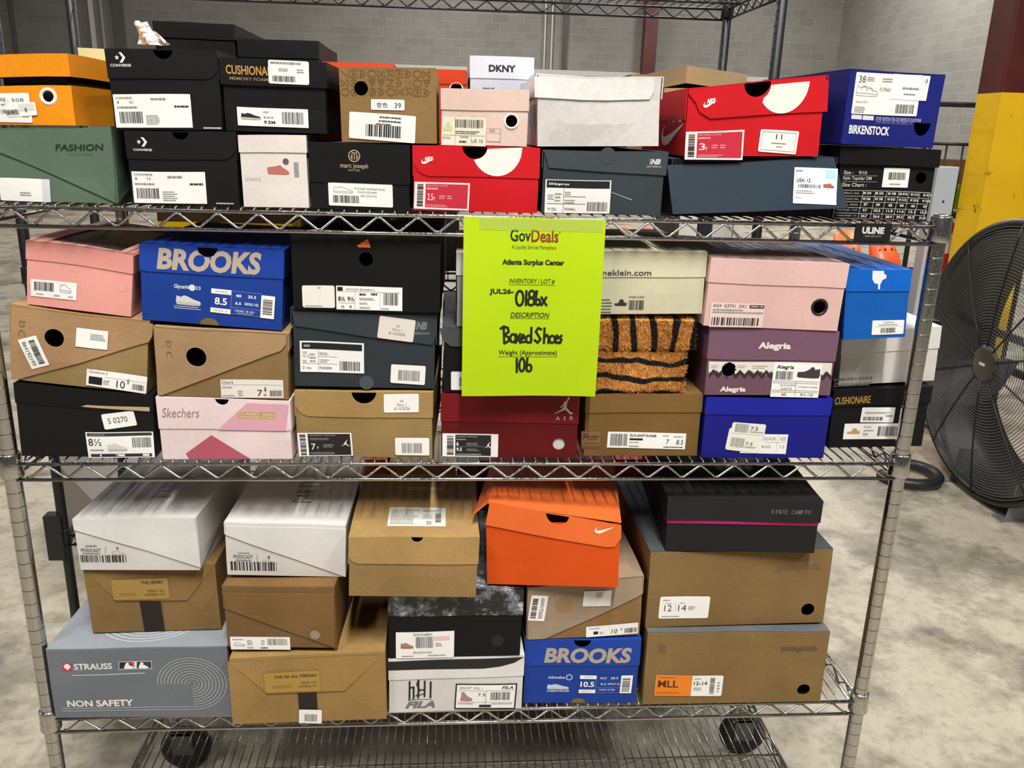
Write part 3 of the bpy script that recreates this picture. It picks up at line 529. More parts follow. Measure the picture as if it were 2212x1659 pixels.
 {'n': 'cushion_up', 'label': 'black shoe box with gold lettering partly under a white sticker, on the upper row', 'body': '#111111', 'lid': '#111111', 'kind': 'card', 'lh': 1.41, 'lov': 0.12, 'items': [('t', 'lid', 'CUSHIONAIRE', [1.68, 3.35, 2.91, 0.49], '#b98a3e', {'b': 0.02}), ('t', 'lid', 'MEMORY FOAM', [1.49, 2.89, 2.14, 0.17], '#8f7350', {}), ('s', 'lid', [3.74, 3.32, 2.28, 1.27, -0.72], '#e9e7e2', 0.1, [('bc', 0.1, 0.66, 0.66, 0.9), ('m', 0.25, 0.3, 0.5, 0.45, 2, '#8b8a88'), ('m', 0.7, 0.3, 0.9, 0.5, 2, '#8b8a88'), ('m', 0.05, 0.06, 0.8, 0.16, 1, '#8b8a88')]), ('s', 'body', [2.72, 0.83, 4.03, 1.04, -0.46], '#e9e7e2', 0.03, [('g', 'sneaker', 0.05, 0.28, 0.33, 0.66, '#1c1c1c'), ('t', 'MET', 0.37, 0.18, 0.45, 0.28, '#2e2d2c'), ('t', 'BLACK', 0.37, 0.45, 0.51, 0.56, '#2e2d2c'), ('t', '9.5M', 0.37, 0.68, 0.53, 0.85, '#2e2d2c', 'b'), ('bc', 0.63, 0.18, 0.93, 0.82)])], 'f': [14.709, 0.277, 6.524, 5.767, 3.953, -0.003, -0.164, -0.072], 'd': 11.5, 'ov': 0.12},
 {'n': 'tan_pat', 'label': 'tan shoe box with a band of dark line symbols and two white stickers', 'body': '#8d6f45', 'lid': '#8d6f45', 'kind': 'kraft', 'k': 'plain', 'items': [('h', 'body', [1.22, 3.03], 0.4), ('g', 'body', 'symbols', [2.65, 3.32, 5.21, 1.5], '#6e5128'), ('s', 'body', [2.73, 2.12, 1.93, 0.59, -0.85], '#e9e7e2', 0.06, [('t', '杏色', 0.16, 0.28, 0.5, 0.78, '#4a4d66'), ('t', '39', 0.7, 0.3, 0.9, 0.78, '#4a4d55')]), ('s', 'body', [2.39, 0.87, 3.85, 1.51, -3.61], '#e9e7e2', 0.08, [('m', 0.45, 0.1, 0.78, 0.16, 1, '#55524f'), ('m', 0.44, 0.24, 0.78, 0.3, 1, '#55524f'), ('m', 0.4, 0.36, 0.63, 0.41, 1, '#55524f'), ('bc', 0.25, 0.42, 0.78, 0.86, '#111111')])], 'f': [21.329, 0.234, 6.078, 5.551, 4.171, -0.037, 0.519, 0.075], 'd': 12.5, 'ov': 0.0},
 {'n': 'palepink', 'label': 'small pale pink shoe box with a white ringed hole on the flat red box', 'body': '#d9bfb3', 'lid': '#d8bcb0', 'kind': 'card', 'lh': 1.19, 'items': [('h', 'body', [4.11, 1.43], 0.34), ('ring', 'body', [4.11, 1.41], 0.46, 0.34, '#efe6e0'), ('p', 'body', '#8d8378', [[2.63, 1.0], [3.49, 0.98], [3.5, 0.21], [2.65, 0.23]]), ('p', 'body', '#d9bfb3', [[2.65, 0.97], [3.46, 0.95], [3.45, 0.73], [2.66, 0.73]]), ('p', 'body', '#d9bfb3', [[2.66, 0.71], [3.46, 0.7], [3.46, 0.24], [2.67, 0.26]]), ('t', 'body', 'SIZE', [2.97, 0.86, 0.33, 0.15], '#6d655f', {}), ('s', 'body', [1.32, 0.78, 2.62, 1.65, -0.39], '#ddd6c0', 0, [('bc', 0.3, 0.08, 0.92, 0.36), ('t', 'US 10', 0.68, 0.76, 0.93, 0.88, '#3d3a38'), ('t', 'P2902', 0.02, 0.7, 0.2, 0.78, '#8b8277'), ('m', 0.42, 0.66, 0.6, 0.72, 1, '#8b8a88'), ('m', 0.4, 0.82, 0.56, 0.9, 1, '#2e2d2c'), ('m', 0.31, 0.45, 0.93, 0.58, 2, '#2e2d2c'), ('l', 0.3, 0.02, 0.305, 0.98, '#8b8a88'), ('l', 0.02, 0.64, 0.98, 0.645, '#8b8a88'), ('l', 0.66, 0.64, 0.665, 0.98, '#8b8a88'), ('g', 'slide', 0.02, 0.2, 0.24, 0.5, '#c9bb8e')])], 'f': [27.142, 0.192, 6.105, 5.076, 3.186, -0.108, 0.025, 0.038], 'd': 10.5, 'ov': 0.05},
 {'n': 'whitecr', 'label': 'crumpled shrink-wrapped white shoe box on the slate grey box', 'body': '#cfcac6', 'lid': '#dedcd9', 'kind': 'gloss', 'lidpoly': [[-0.24, 3.78], [6.9, 3.84], [6.89, 3.13], [6.69, 2.67], [-0.18, 2.67]], 'warp': 3.2, 'items': [('d', 'body', '#c4bfba', [1.43, 1.1], 0.34, 0.0), ('d', 'body', '#cfcac6', [1.43, 1.1], 0.31, 0.0)], 'f': [32.878, 0.206, 6.133, 7.309, 3.969, -0.527, 1.717, -0.177], 'd': 12.5, 'ov': 0.05},
 {'n': 'nike3', 'label': 'red shoe box tilted upwards on the open dark blue box', 'body': '#c4161f', 'lid': '#c4161f', 'kind': 'card', 'lidpoly': [[-0.01, 3.95], [8.43, 4.02], [8.55, 2.38], [1.42, 2.32], [0.73, 2.77], [0.46, 3.36]], 'notch': [4.17, 0.78], 'rl': 0.9, 'rr': 0.05, 'items': [('semi', 'lid', '#e4e2d8', [5.76, 4.0], 1.52), ('g', 'lid', 'nike', [1.33, 3.26, 0.82, 0.59], '#ece6e0'), ('s', 'body', [1.8, 0.66, 3.58, 1.77, -0.09], '#e8dedb', 0, [('r', 0.2, 0.06, 0.97, 0.93, '#c02338'), ('bch', 0.05, 0.08, 0.16, 0.9), ('t', '3', 0.24, 0.42, 0.34, 0.66, '#f0e4e2'), ('t', 'Y', 0.345, 0.54, 0.38, 0.68, '#f0e4e2'), ('t', 'NIKE DUNK LOW (PS)', 0.22, 0.1, 0.6, 0.17, '#e3b3b6'), ('m', 0.22, 0.2, 0.42, 0.27, 1, '#dba0a6'), ('m', 0.45, 0.44, 0.56, 0.6, 2, '#dba0a6'), ('m', 0.6, 0.44, 0.7, 0.6, 2, '#dba0a6'), ('m', 0.22, 0.8, 0.65, 0.9, 2, '#dba0a6')]), ('side', 'body', 'NIKE', (2.6, 2.75, 3.4, 1.15), '#e4ded8'), ('side', 'body', 'swoosh', (3.2, 1.35, 5.6, 1.5), '#e4ded8'), ('s', 'body', [5.73, 0.81, 2.37, 1.26, -4.22], '#e9e7e2', 0.08, [('t', '11', 0.42, 0.18, 0.58, 0.4, '#2e2d2c'), ('m', 0.32, 0.55, 0.7, 0.6, 1, '#8b8a88'), ('m', 0.46, 0.7, 0.62, 0.74, 1, '#8b8a88'), ('box', 0.06, 0.1, 0.94, 0.9, '#8b8a88')])], 'f': [41.788, 0.023, 5.815, 8.289, 4.269, 0.007, 1.405, 0.809], 'd': 11.5, 'ov': 0.05},
 {'n': 'birk', 'label': 'royal blue shoe box with large white label, above the size-table box', 'body': '#17206f', 'lid': '#141c60', 'kind': 'card', 'k': 'plain', 'items': [('t', 'body', 'BIRKENSTOCK', [1.71, 0.86, 2.63, 0.51], '#e4e2de', {'b': 0.03}), ('p', 'body', '#cfcfe0', [[0.42, 1.69], [1.08, 1.7], [1.11, 1.45], [0.44, 1.45]]), ('p', 'body', '#cfcfe0', [[1.15, 1.7], [1.86, 1.7], [1.87, 1.45], [1.16, 1.44]]), ('t', 'body', 'ZWEI WEITEN FÜR DIE PERFEKTE PASSFORM', [3.5, 1.6, 3.0, 0.24], '#9fa3c6', {}), ('t', 'body', 'TWO WIDTHS FOR THE PERFECT FIT', [3.24, 1.39, 2.48, 0.2], '#6f75a8', {}), ('s', 'body', [2.49, 2.96, 4.27, 2.36, 0.97], '#e9e7e2', 0.05, [('t', '38', 0.05, 0.08, 0.15, 0.24, '#55534f'), ('m', 0.17, 0.08, 0.3, 0.2, 3, '#8b8a88'), ('m', 0.4, 0.08, 0.58, 0.2, 2, '#8b8a88'), ('t', '0129663', 0.38, 0.33, 0.54, 0.42, '#77736e'), ('slide2', 0.03, 0.3, 0.36, 0.56, '#a5a29c'), ('t', 'Arizona EVA', 0.04, 0.67, 0.22, 0.73, '#8b8a88'), ('m', 0.04, 0.8, 0.22, 0.96, 4, '#8b8a88'), ('bc', 0.66, 0.72, 0.95, 0.94)]), ('s', 'body', [3.89, 3.44, 2.42, 1.43, -0.37], '#eeece8', 0.05, [('m', 0.3, 0.5, 0.75, 0.58, 1, '#8b8a88'), ('m', 0.36, 0.74, 0.68, 0.8, 1, '#8b8a88'), ('g', 'chevstar', 0.86, 0.12, 0.95, 0.3, '#5a5a70')]), ('side', 'body', 'BIRKENSTOCK', (8.4, 3.3, 6.6, 1.3), '#cfd2e4'), ('slot', 'body', [5.15, 1.09], 0.56, 0.74)], 'f': [51.393, -0.004, 6.791, 6.105, 4.276, 3.936, -0.984, -0.014], 'd': 12.5, 'ov': 0.0},
 {'n': 'adidas_bk', 'label': 'black shoe box with a torn lid edge at the bottom left of the middle shelf', 'body': '#121211', 'lid': '#0f0f0e', 'kind': 'card', 'lh': 1.2, 'warp': 2, 'items': [('s', 'body', [6.11, 2.61, 2.0, 1.04, 9.86], '#e9e7e2', 0.1, [('t', 'S 0270', 0.16, 0.3, 0.76, 0.66, '#55534e')]), ('s', 'body', [6.1, 0.88, 4.09, 1.79, 1.54], '#e9e7e2', 0.02, [('r', 0.02, 0.03, 0.98, 0.15, '#2b2c30'), ('t', '8½', 0.03, 0.24, 0.22, 0.52, '#1c1c1c'), ('bc', 0.68, 0.22, 0.96, 0.6), ('g', 'sneaker', 0.3, 0.42, 0.6, 0.74, '#c9c8c6'), ('r', 0.04, 0.84, 0.96, 0.96, '#24262e'), ('r', 0.12, 0.86, 0.2, 0.94, '#e9e7e2'), ('r', 0.42, 0.86, 0.55, 0.94, '#e9e7e2'), ('r', 0.82, 0.86, 0.92, 0.94, '#e9e7e2'), ('m', 0.04, 0.66, 0.24, 0.72, 1, '#8b8a88'), ('t', 'ADVANTAGE', 0.05, 0.06, 0.28, 0.13, '#9a9a9a')]), ('p', 'lid', '#b39a78', [[3.89, 3.4], [4.2, 3.54], [8.02, 3.6], [8.0, 3.29], [5.37, 3.38]])], 'f': [0.707, 0.049, -13.619, 8.198, 4.465, 1.019, -1.197, -0.604], 'd': 12.5, 'ov': 0.05},
 {'n': 'on10', 'label': 'creased kraft shoe box with round hole and slanted barcode sticker, middle shelf far left', 'body': '#957c50', 'lid': '#a88660', 'kind': 'kraft', 'lidpoly': [[0.07, 4.56], [8.33, 4.55], [8.3, 3.76], [8.11, 3.36], [0.33, 0.03], [-0.04, 0.03]], 'k': 'diag', 'warp': 2.5, 'items': [('h', 'lid', [2.56, 3.01], 0.56), ('h', 'body', [2.56, 3.01], 0.6), ('g', 'lid', 'onlogo', [0.69, 3.36, 0.48, 0.93], '#866d45'), ('s', 'lid', [1.37, 1.92, 1.16, 1.92, 22.89], '#e9e7e2', 0.04, [('bch', 0.5, 0.1, 0.82, 0.9), ('tv', '864192199', 0.14, 0.1, 0.36, 0.9, '#6c6a68')]), ('s', 'lid', [4.74, 3.23, 1.84, 1.19, -1.91], '#e9e7e2', 0.04, [('m', 0.45, 0.2, 0.95, 0.55, 4, '#8b8a88')]), ('s', 'body', [6.22, 0.63, 3.63, 1.11, -2.79], '#e9e7e2', 0.03, [('t', 'Cloudnova 2', 0.04, 0.05, 0.34, 0.2, '#6c6a68'), ('r', 0.04, 0.42, 0.26, 0.88, '#0d0d0d'), ('t', '10', 0.5, 0.45, 0.64, 0.88, '#1c1c1c'), ('bc', 0.76, 0.52, 0.96, 0.85), ('m', 0.28, 0.5, 0.4, 0.8, 3, '#8b8a88'), ('t', '♀', 0.67, 0.3, 0.71, 0.6, '#2e2d2c'), ('l', 0.3, 0.36, 0.98, 0.37, '#8b8a88')])], 'f': [0.727, 0.26, -8.615, 8.029, 4.699, 0.247, -6.364, -0.05], 'd': 12.5, 'ov': 0.0},
 {'n': 'pink', 'label': 'coral pink shoe box with a clear window lid at left of the middle shelf', 'body': '#de9a90', 'lid': '#dc958b', 'kind': 'card', 'lh': 1.1, 'window': 1, 'warp': 2, 'items': [('s', 'body', [1.54, 1.1, 2.63, 1.06, 0.84], '#e9e7e2', 0.02, [('bc', 0.08, 0.12, 0.5, 0.62), ('shoeo', 0.64, 0.12, 0.88, 0.62, '#8b8a88'), ('m', 0.12, 0.8, 0.28, 0.86, 1, '#8b8a88'), ('m', 0.5, 0.76, 0.66, 0.88, 2, '#8b8a88'), ('m', 0.82, 0.76, 0.95, 0.88, 2, '#8b8a88')]), ('d', 'body', '#d18d84', [5.5, 1.87], 0.32, 0.0), ('d', 'body', '#de9a90', [5.5, 1.87], 0.3, 0.0)], 'f': [2.133, 0.455, -3.903, 6.088, 3.873, -0.212, -6.73, -0.09], 'd': 11.5, 'ov': 0.05},
 {'n': 'skech', 'label': 'pale pink and white shoe box with a dark pink triangle, on the middle shelf', 'body': '#dcc9c8', 'lid': '#dcc9c8', 'kind': 'card', 'lh': 2.04, 'notch': [3.98, 0.43], 'rr': 0.3, 'items': [('t', 'lid', 'Skechers', [1.38, 3.09, 2.3, 0.6], '#a0707a', {'sh': 0.25, 'b': -0.005}), ('p', 'lid', '#cf9aa6', [[5.51, 3.85], [8.12, 3.86], [7.86, 2.03], [3.6, 1.98]]), ('p', 'lid', '#ab8b57', [[4.92, 3.23], [7.24, 3.3], [7.22, 2.82], [4.89, 2.79]]), ('t', 'lid', 'CLASSIC AND', [6.08, 3.13, 2.22, 0.17], '#e2cfae', {}), ('t', 'lid', 'FASHIONABLE STYLING', [6.07, 2.92, 2.22, 0.15], '#e2cfae', {}), ('p', 'body', '#a84f5e', [[3.16, 1.6], [5.47, 0.03], [1.63, 0.03], [1.46, 0.37]])], 'f': [9.457, -0.085, -13.79, 8.16, 4.074, -0.184, 0.245, -0.289], 'd': 12.5, 'ov': 0.05},
 {'n': 'on7', 'label': 'kraft shoe box with a round hole and slanted flap on the pale pink box', 'body': '#866d45', 'lid': '#a58763', 'kind': 'kraft', 'lidpoly': [[0.03, 4.25], [7.96, 4.23], [7.9, 3.63], [7.58, 3.21], [0.2, 0.03], [-0.03, 0.03]], 'k': 'diag', 'warp': 1.2, 'items': [('h', 'lid', [2.45, 2.6], 0.61), ('h', 'body', [2.45, 2.6], 0.64), ('g', 'lid', 'onlogo', [0.81, 3.01, 0.47, 1.09], '#866d45'), ('s', 'body', [5.76, 0.64, 3.86, 1.18, 1.5], '#d9d6ca', 0.02, [('t', 'Cloud 6', 0.02, 0.06, 0.2, 0.22, '#5c5a56'), ('t', '7', 0.58, 0.56, 0.66, 0.9, '#2b2b2b'), ('bc', 0.78, 0.58, 0.98, 0.9), ('t', 'w', 0.68, 0.78, 0.73, 0.9, '#2e2d2c'), ('g', 'person', 0.69, 0.4, 0.73, 0.7, '#2e2d2c'), ('m', 0.27, 0.55, 0.36, 0.9, 3, '#8b8a88'), ('m', 0.02, 0.4, 0.18, 0.46, 1, '#8b8a88'), ('m', 0.02, 0.86, 0.22, 0.92, 1, '#8b8a88'), ('l', 0.02, 0.28, 0.98, 0.29, '#8b8a88')])], 'f': [9.542, -0.025, -9.52, 8.004, 4.348, -0.181, -1.621, -0.152], 'd': 12.5, 'ov': 0.0},
 {'n': 'brooks_up', 'label': 'bright blue shoe box with tan block lettering on the kraft box of the middle shelf', 'body': '#173a8c', 'lid': '#1a3f9a', 'kind': 'card', 'lh': 1.72, 'notch': [3.92, 0.6], 'rl': 0.35, 'rr': 0.12, 'items': [('t', 'lid', 'BROOKS', [4.04, 3.98, 6.16, 1.36], '#b3a391', {'b': 0.045, 'sh': 0.12}), ('t', 'body', 'Glycerin', [2.38, 2.28, 0.88, 0.33], '#d8dae6', {'b': 0.02}), ('d', 'body', '#c9d6cf', [3.0, 2.29], 0.2, 0.0), ('t', 'body', '23', [3.36, 2.29, 0.29, 0.21], '#d8dae6', {}), ('g', 'body', 'sneaker', [2.77, 1.48, 1.49, 0.66], '#c7c9c4'), ('m', 'body', [2.78, 1.03, 1.74, 0.25], 2, '#aeb4d0'), ('s', 'body', [6.04, 1.51, 3.86, 1.5, -2.67], '#173a8c', 0, [('r', 0.0, 0, 0.31, 0.2, '#e9e7e2'), ('t', "WOMEN'S", 0.06, 0.06, 0.25, 0.14, '#8b8a88'), ('r', 0.0, 0.8, 0.31, 1, '#e9e7e2'), ('t', 'MEDIUM / B', 0.05, 0.86, 0.26, 0.94, '#8b8a88'), ('t', '8.5', 0.06, 0.35, 0.25, 0.65, '#e9e7e2', 'b'), ('t', '40', 0.38, 0.14, 0.47, 0.26, '#e9e7e2', 'b'), ('t', '25.5', 0.57, 0.14, 0.7, 0.26, '#e9e7e2', 'b'), ('t', '6.5', 0.38, 0.45, 0.47, 0.57, '#e9e7e2', 'b'), ('t', '255(1.5)', 0.52, 0.45, 0.74, 0.58, '#e9e7e2', 'b'), ('t', '120402 1B 423', 0.38, 0.78, 0.68, 0.86, '#e9e7e2'), ('m', 0.42, 0.9, 0.66, 0.93, 1, '#aeb4d0'), ('r', 0.78, 0.08, 0.995, 1, '#e9e7e2'), ('bch', 0.81, 0.22, 0.96, 0.85), ('l', 0.31, 0.0, 0.313, 1, '#8f9bc8'), ('l', 0.31, 0.02, 0.78, 0.03, '#8f9bc8'), ('l', 0.31, 0.7, 0.78, 0.71, '#8f9bc8'), ('l', 0.31, 0.97, 0.78, 0.98, '#8f9bc8')]), ('bump', 'body', [4.01, 0.03], 0.58)], 'f': [8.883, 0.325, -4.747, 8.419, 4.852, 0.004, -4.16, 0.369], 'd': 12.5, 'ov': 0.05},
 {'n': 'jordan7', 'label': 'kraft shoe box with half-moon notch left of the dark red box, middle shelf', 'body': '#967c4e', 'lid': '#a38551', 'kind': 'kraft', 'lh': 1.73, 'notch': [4.37, 0.79], 'rl': 1.0, 'rr': 0.1, 'items': [('s', 'lid', [6.77, 3.74, 2.24, 1.25, 0.8], '#e9e7e2', 0.1, [('t', '54', 0.46, 0.3, 0.56, 0.44, '#8b8a88'), ('t', 'Part 1', 0.38, 0.5, 0.64, 0.66, '#8b8a88'), ('t', '6/14/2026', 0.3, 0.7, 0.74, 0.86, '#8b8a88')]), ('s', 'body', [1.81, 0.83, 3.51, 1.61, 1.98], '#e9e7e2', 0, [('r', 0.19, 0.04, 0.97, 0.96, '#161516'), ('bch', 0.04, 0.06, 0.15, 0.95), ('t', 'AIR JORDAN 1 MID SE (GS)', 0.22, 0.08, 0.7, 0.14, '#b9b7b4'), ('t', '7', 0.24, 0.46, 0.32, 0.72, '#e9e7e2'), ('t', 'Y', 0.34, 0.58, 0.38, 0.7, '#e9e7e2'), ('m', 0.46, 0.46, 0.68, 0.62, 2, '#8b8a88'), ('m', 0.22, 0.2, 0.6, 0.3, 2, '#8b8a88'), ('g', 'jump', 0.8, 0.3, 0.95, 0.58, '#e9e7e2'), ('m', 0.22, 0.8, 0.7, 0.92, 2, '#8b8a88')]), ('s', 'body', [7.46, 0.79, 2.23, 1.2, 0.24], '#e9e7e2', 0.1, [('bc', 0.2, 0.3, 0.78, 0.85, '#6d6c6a')])], 'f': [17.878, 0.41, -13.728, 8.747, 4.477, -1.986, -0.409, 0.101], 'd': 12.5, 'ov': 0.05},
 {'n': 'nb2002', 'label': 'dark slate shoe box with two white stickers under the tall black box', 'body': '#2c3337', 'lid': '#333b40', 'kind': 'card', 'lidpoly': [[-0.03, 4.83], [9.01, 4.86], [8.98, 3.63], [8.73, 2.9], [0.14, 3.88]], 'warp': 1.4, 'items': [('g', 'lid', 'nb', [7.98, 4.13, 0.77, 0.53], '#6b7377'), ('t', 'lid', 'new balance', [7.58, 3.68, 1.86, 0.25], '#6b7377', {'b': 0.02}), ('s', 'lid', [6.45, 3.92, 2.26, 1.43, -7.34], '#d5cdc3', 0.1, [('t', '36', 0.48, 0.3, 0.58, 0.4, '#8b8a88'), ('t', 'Part 1', 0.4, 0.46, 0.66, 0.58, '#8b8a88'), ('t', '6/14/2026', 0.3, 0.64, 0.76, 0.76, '#8b8a88')]), ('s', 'body', [2.4, 1.93, 4.02, 2.0, 0.25], '#e9e7e2', 0, [('r', 0.03, 0.05, 0.97, 0.26, '#121212'), ('t', '2002R', 0.06, 0.12, 0.16, 0.19, '#e9e7e2'), ('l', 0.28, 0.27, 0.285, 0.98, '#8b8a88'), ('l', 0.28, 0.5, 0.58, 0.505, '#8b8a88'), ('l', 0.03, 0.73, 0.58, 0.735, '#8b8a88'), ('t', 'M2002RBK', 0.3, 0.82, 0.5, 0.9, '#2e2d2c'), ('t', 'D', 0.04, 0.82, 0.07, 0.9, '#2e2d2c'), ('t', '10 1/2', 0.04, 0.46, 0.14, 0.54, '#2e2d2c'), ('bc', 0.62, 0.62, 0.94, 0.92), ('m', 0.3, 0.34, 0.46, 0.44, 2, '#8b8a88'), ('m', 0.3, 0.56, 0.46, 0.68, 2, '#8b8a88'), ('m', 0.04, 0.32, 0.12, 0.42, 2, '#8b8a88'), ('m', 0.15, 0.35, 0.25, 0.68, 3, '#8b8a88'), ('m', 0.04, 0.6, 0.12, 0.7, 2, '#8b8a88'), ('m', 0.1, 0.82, 0.18, 0.9, 2, '#8b8a88')]), ('s', 'body', [7.2, 0.93, 2.2, 1.25, -3.01], '#e9e7e2', 0.1, [('bc', 0.22, 0.28, 0.84, 0.82, '#6d6c6a')]), ('d', 'body', '#3f484c', [4.55, 0.32], 0.46, 0.0)], 'f': [17.874, 0.526, -8.997, 8.866, 5.031, -0.89, -0.694, -0.035], 'd': 12.5, 'ov': 0.05},
 {'n': 'adidas_ae', 'label': 'tall black shoe box with orange triple-bar emblem and round hole, middle shelf', 'body': '#0f0f0e', 'lid': '#161616', 'kind': 'card', 'k': 'plain', 'items': [('h', 'body', [4.48, 3.17], 0.42), ('g', 'body', 'bars', [4.4, 4.14, 0.79, 0.5], '#d8673a'), ('s', 'body', [1.56, 0.78, 1.98, 1.39, 0.59], '#e4e1d8', 0.12, [('m', 0.48, 0.08, 0.58, 0.12, 1, '#8b8a88'), ('m', 0.08, 0.9, 0.6, 0.94, 1, '#8b8a88')]), ('s', 'body', [4.67, 0.76, 4.06, 1.47, 0.1], '#e9e7e2', 0, [('r', 0.02, 0.05, 0.1, 0.21, '#121212'), ('t', 'ANTHONY EDWARDS 2', 0.15, 0.1, 0.58, 0.18, '#55534f'), ('t', '8½', 0.03, 0.45, 0.13, 0.64, '#2e2d2c', 'b'), ('t', '9½', 0.17, 0.45, 0.27, 0.64, '#2e2d2c', 'b'), ('t', '42', 0.07, 0.82, 0.12, 0.93, '#2e2d2c'), ('t', '8', 0.2, 0.82, 0.23, 0.93, '#2e2d2c'), ('l', 0.02, 0.23, 0.98, 0.235, '#8b8a88'), ('l', 0.28, 0.24, 0.283, 0.98, '#8b8a88'), ('l', 0.66, 0.24, 0.663, 0.98, '#8b8a88'), ('l', 0.04, 0.72, 0.28, 0.725, '#8b8a88'), ('bc', 0.71, 0.25, 0.94, 0.76), ('m', 0.35, 0.3, 0.45, 0.38, 1, '#2e2d2c'), ('m', 0.52, 0.28, 0.62, 0.36, 1, '#2e2d2c'), ('m', 0.35, 0.46, 0.62, 0.58, 3, '#8b8a88'), ('m', 0.35, 0.66, 0.48, 0.76, 2, '#8b8a88'), ('m', 0.35, 0.84, 0.54, 0.94, 2, '#8b8a88'), ('m', 0.68, 0.88, 0.82, 0.95, 2, '#8b8a88')])], 'f': [18.068, 0.255, -3.897, 9.012, 4.728, -1.265, -0.735, 0.18], 'd': 12.5, 'ov': 0.0},
 {'n': 'jordan4', 'label': 'dark red shoe box with a leaping figure emblem and a round hole, middle shelf', 'body': '#5c0d10', 'lid': '#74101a', 'kind': 'card', 'lh': 1.85, 'items': [('g', 'lid', 'jump', [8.04, 3.66, 1.2, 1.21], '#c9c4b8'), ('t', 'lid', 'A', [7.65, 2.78, 0.28, 0.27], '#b3a59d', {'b': 0.01}), ('t', 'lid', 'I', [8.09, 2.79, 0.08, 0.27], '#b3a59d', {'b': 0.01}), ('t', 'lid', 'R', [8.56, 2.8, 0.25, 0.27], '#b3a59d', {'b': 0.01}), ('s', 'body', [1.91, 0.78, 3.67, 1.58, -0.47], '#e9e7e2', 0, [('r', 0.23, 0.05, 0.87, 0.95, '#161516'), ('bch', 0.08, 0.08, 0.2, 0.92), ('t', 'AIR JORDAN 4 RETRO (GS)', 0.25, 0.1, 0.62, 0.17, '#b9b7b4'), ('t', '6', 0.25, 0.35, 0.29, 0.52, '#e9e7e2', 'b'), ('t', '9.5', 0.25, 0.6, 0.35, 0.76, '#e9e7e2', 'b'), ('m', 0.43, 0.36, 0.66, 0.5, 2, '#8b8a88'), ('m', 0.43, 0.62, 0.66, 0.74, 2, '#8b8a88'), ('m', 0.25, 0.22, 0.42, 0.28, 1, '#8b8a88'), ('m', 0.25, 0.86, 0.7, 0.92, 1, '#8b8a88'), ('g', 'jump', 0.76, 0.34, 0.88, 0.62, '#e9e7e2'), ('l', 0.25, 0.55, 0.76, 0.56, '#8b8a88')]), ('plug', 'body', [7.79, 0.93], 0.41, '#c9c4c0')], 'f': [27.223, 0.358, -13.754, 8.997, 4.256, -0.417, -0.232, -0.125], 'd': 12.5, 'ov': 0.05},
 {'n': 'black_mid', 'label': 'black shoe box with a grey rounded flap behind the lime sign, middle shelf', 'body': '#101010', 'lid': '#4a4c4f', 'kind': 'card', 'lidpoly': [[-0.3, 4.26], [5.79, 4.26], [5.83, 3.15], [0.44, 3.1], [-0.09, 3.49]], 'items': [('s', 'body', [1.6, 0.8, 2.24, 1.23, 0.21], '#e9e7e2', 0.08, [('bc', 0.24, 0.3, 0.8, 0.8)])], 'f': [27.343, 0.529, -9.383, 5.966, 4.327, -0.038, -0.068, -0.0], 'd': 12.5, 'ov': 0.05},
 {'n': 'grey_mid', 'label': 'light grey and white shoe box behind the lime sign, middle shelf', 'body': '#8d8f8f', 'lid': '#c9cbcb', 'kind': 'card', 'lh': 1.39, 'items': [], 'f': [28.163, 0.576, -5.002, 5.341, 4.696, -0.034, 0.318, 0.017], 'd': 12.5, 'ov': 0.05},
 {'n': 'flux', 'label': 'brown kraft shoe box with a long white size label below the tiger-fur box', 'body': '#77592f', 'lid': '#7b5d33', 'kind': 'kraft', 'lh': 1.27, 'rl': 0.18, 'items': [('p', 'body', '#5f4520', [[-0.24, 1.79], [1.08, 1.76], [1.15, 0.46], [-0.18, 0.49]]), ('p', 'body', '#77592f', [[-0.22, 1.77], [1.06, 1.74], [1.11, 0.71], [-0.16, 0.73]]), ('t', 'body', 'Flux', [0.41, 1.37, 0.98, 0.47], '#3f2e16', {}), ('m', 'body', [0.47, 0.89, 1.04, 0.11], 1, '#4f3a1c'), ('s', 'body', [4.22, 1.09, 5.35, 1.13, -1.48], '#e9e7e2', 0, [('bc', 0.04, 0.12, 0.25, 0.86), ('t', 'FLUX ADAPT RUNNER', 0.28, 0.12, 0.62, 0.28, '#2e2d2c', 'b', 0.2), ('r', 0.28, 0.38, 0.45, 0.5, '#131313'), ('m', 0.28, 0.6, 0.4, 0.66, 1, '#8b8a88'), ('m', 0.28, 0.8, 0.42, 0.92, 2, '#8b8a88'), ('t', '7', 0.75, 0.4, 0.79, 0.7, '#2e2d2c', '', 0.15), ('t', '8.5', 0.88, 0.4, 0.97, 0.7, '#2e2d2c', '', 0.15), ('m', 0.7, 0.14, 0.78, 0.2, 1, '#8b8a88'), ('m', 0.84, 0.18, 0.96, 0.24, 1, '#8b8a88'), ('m', 0.72, 0.84, 0.97, 0.9, 1, '#2e2d2c')])], 'f': [36.758, 0.553, -13.79, 7.754, 4.338, -0.092, 0.088, 0.114], 'd': 12.5, 'ov': 0.05},
 {'n': 'tiger', 'label': 'shoe box wrapped in tiger-striped plush fur on the middle shelf', 'body': '#c07c30', 'lid': '#c07c30', 'kind': 'card', 'lh': 2.21, 'k': 'fur', 'items': [], 'f': [35.634, 0.504, -9.429, 8.074, 5.172, 0.007, 0.625, 0.001], 'd': 12, 'ov': 0.0},
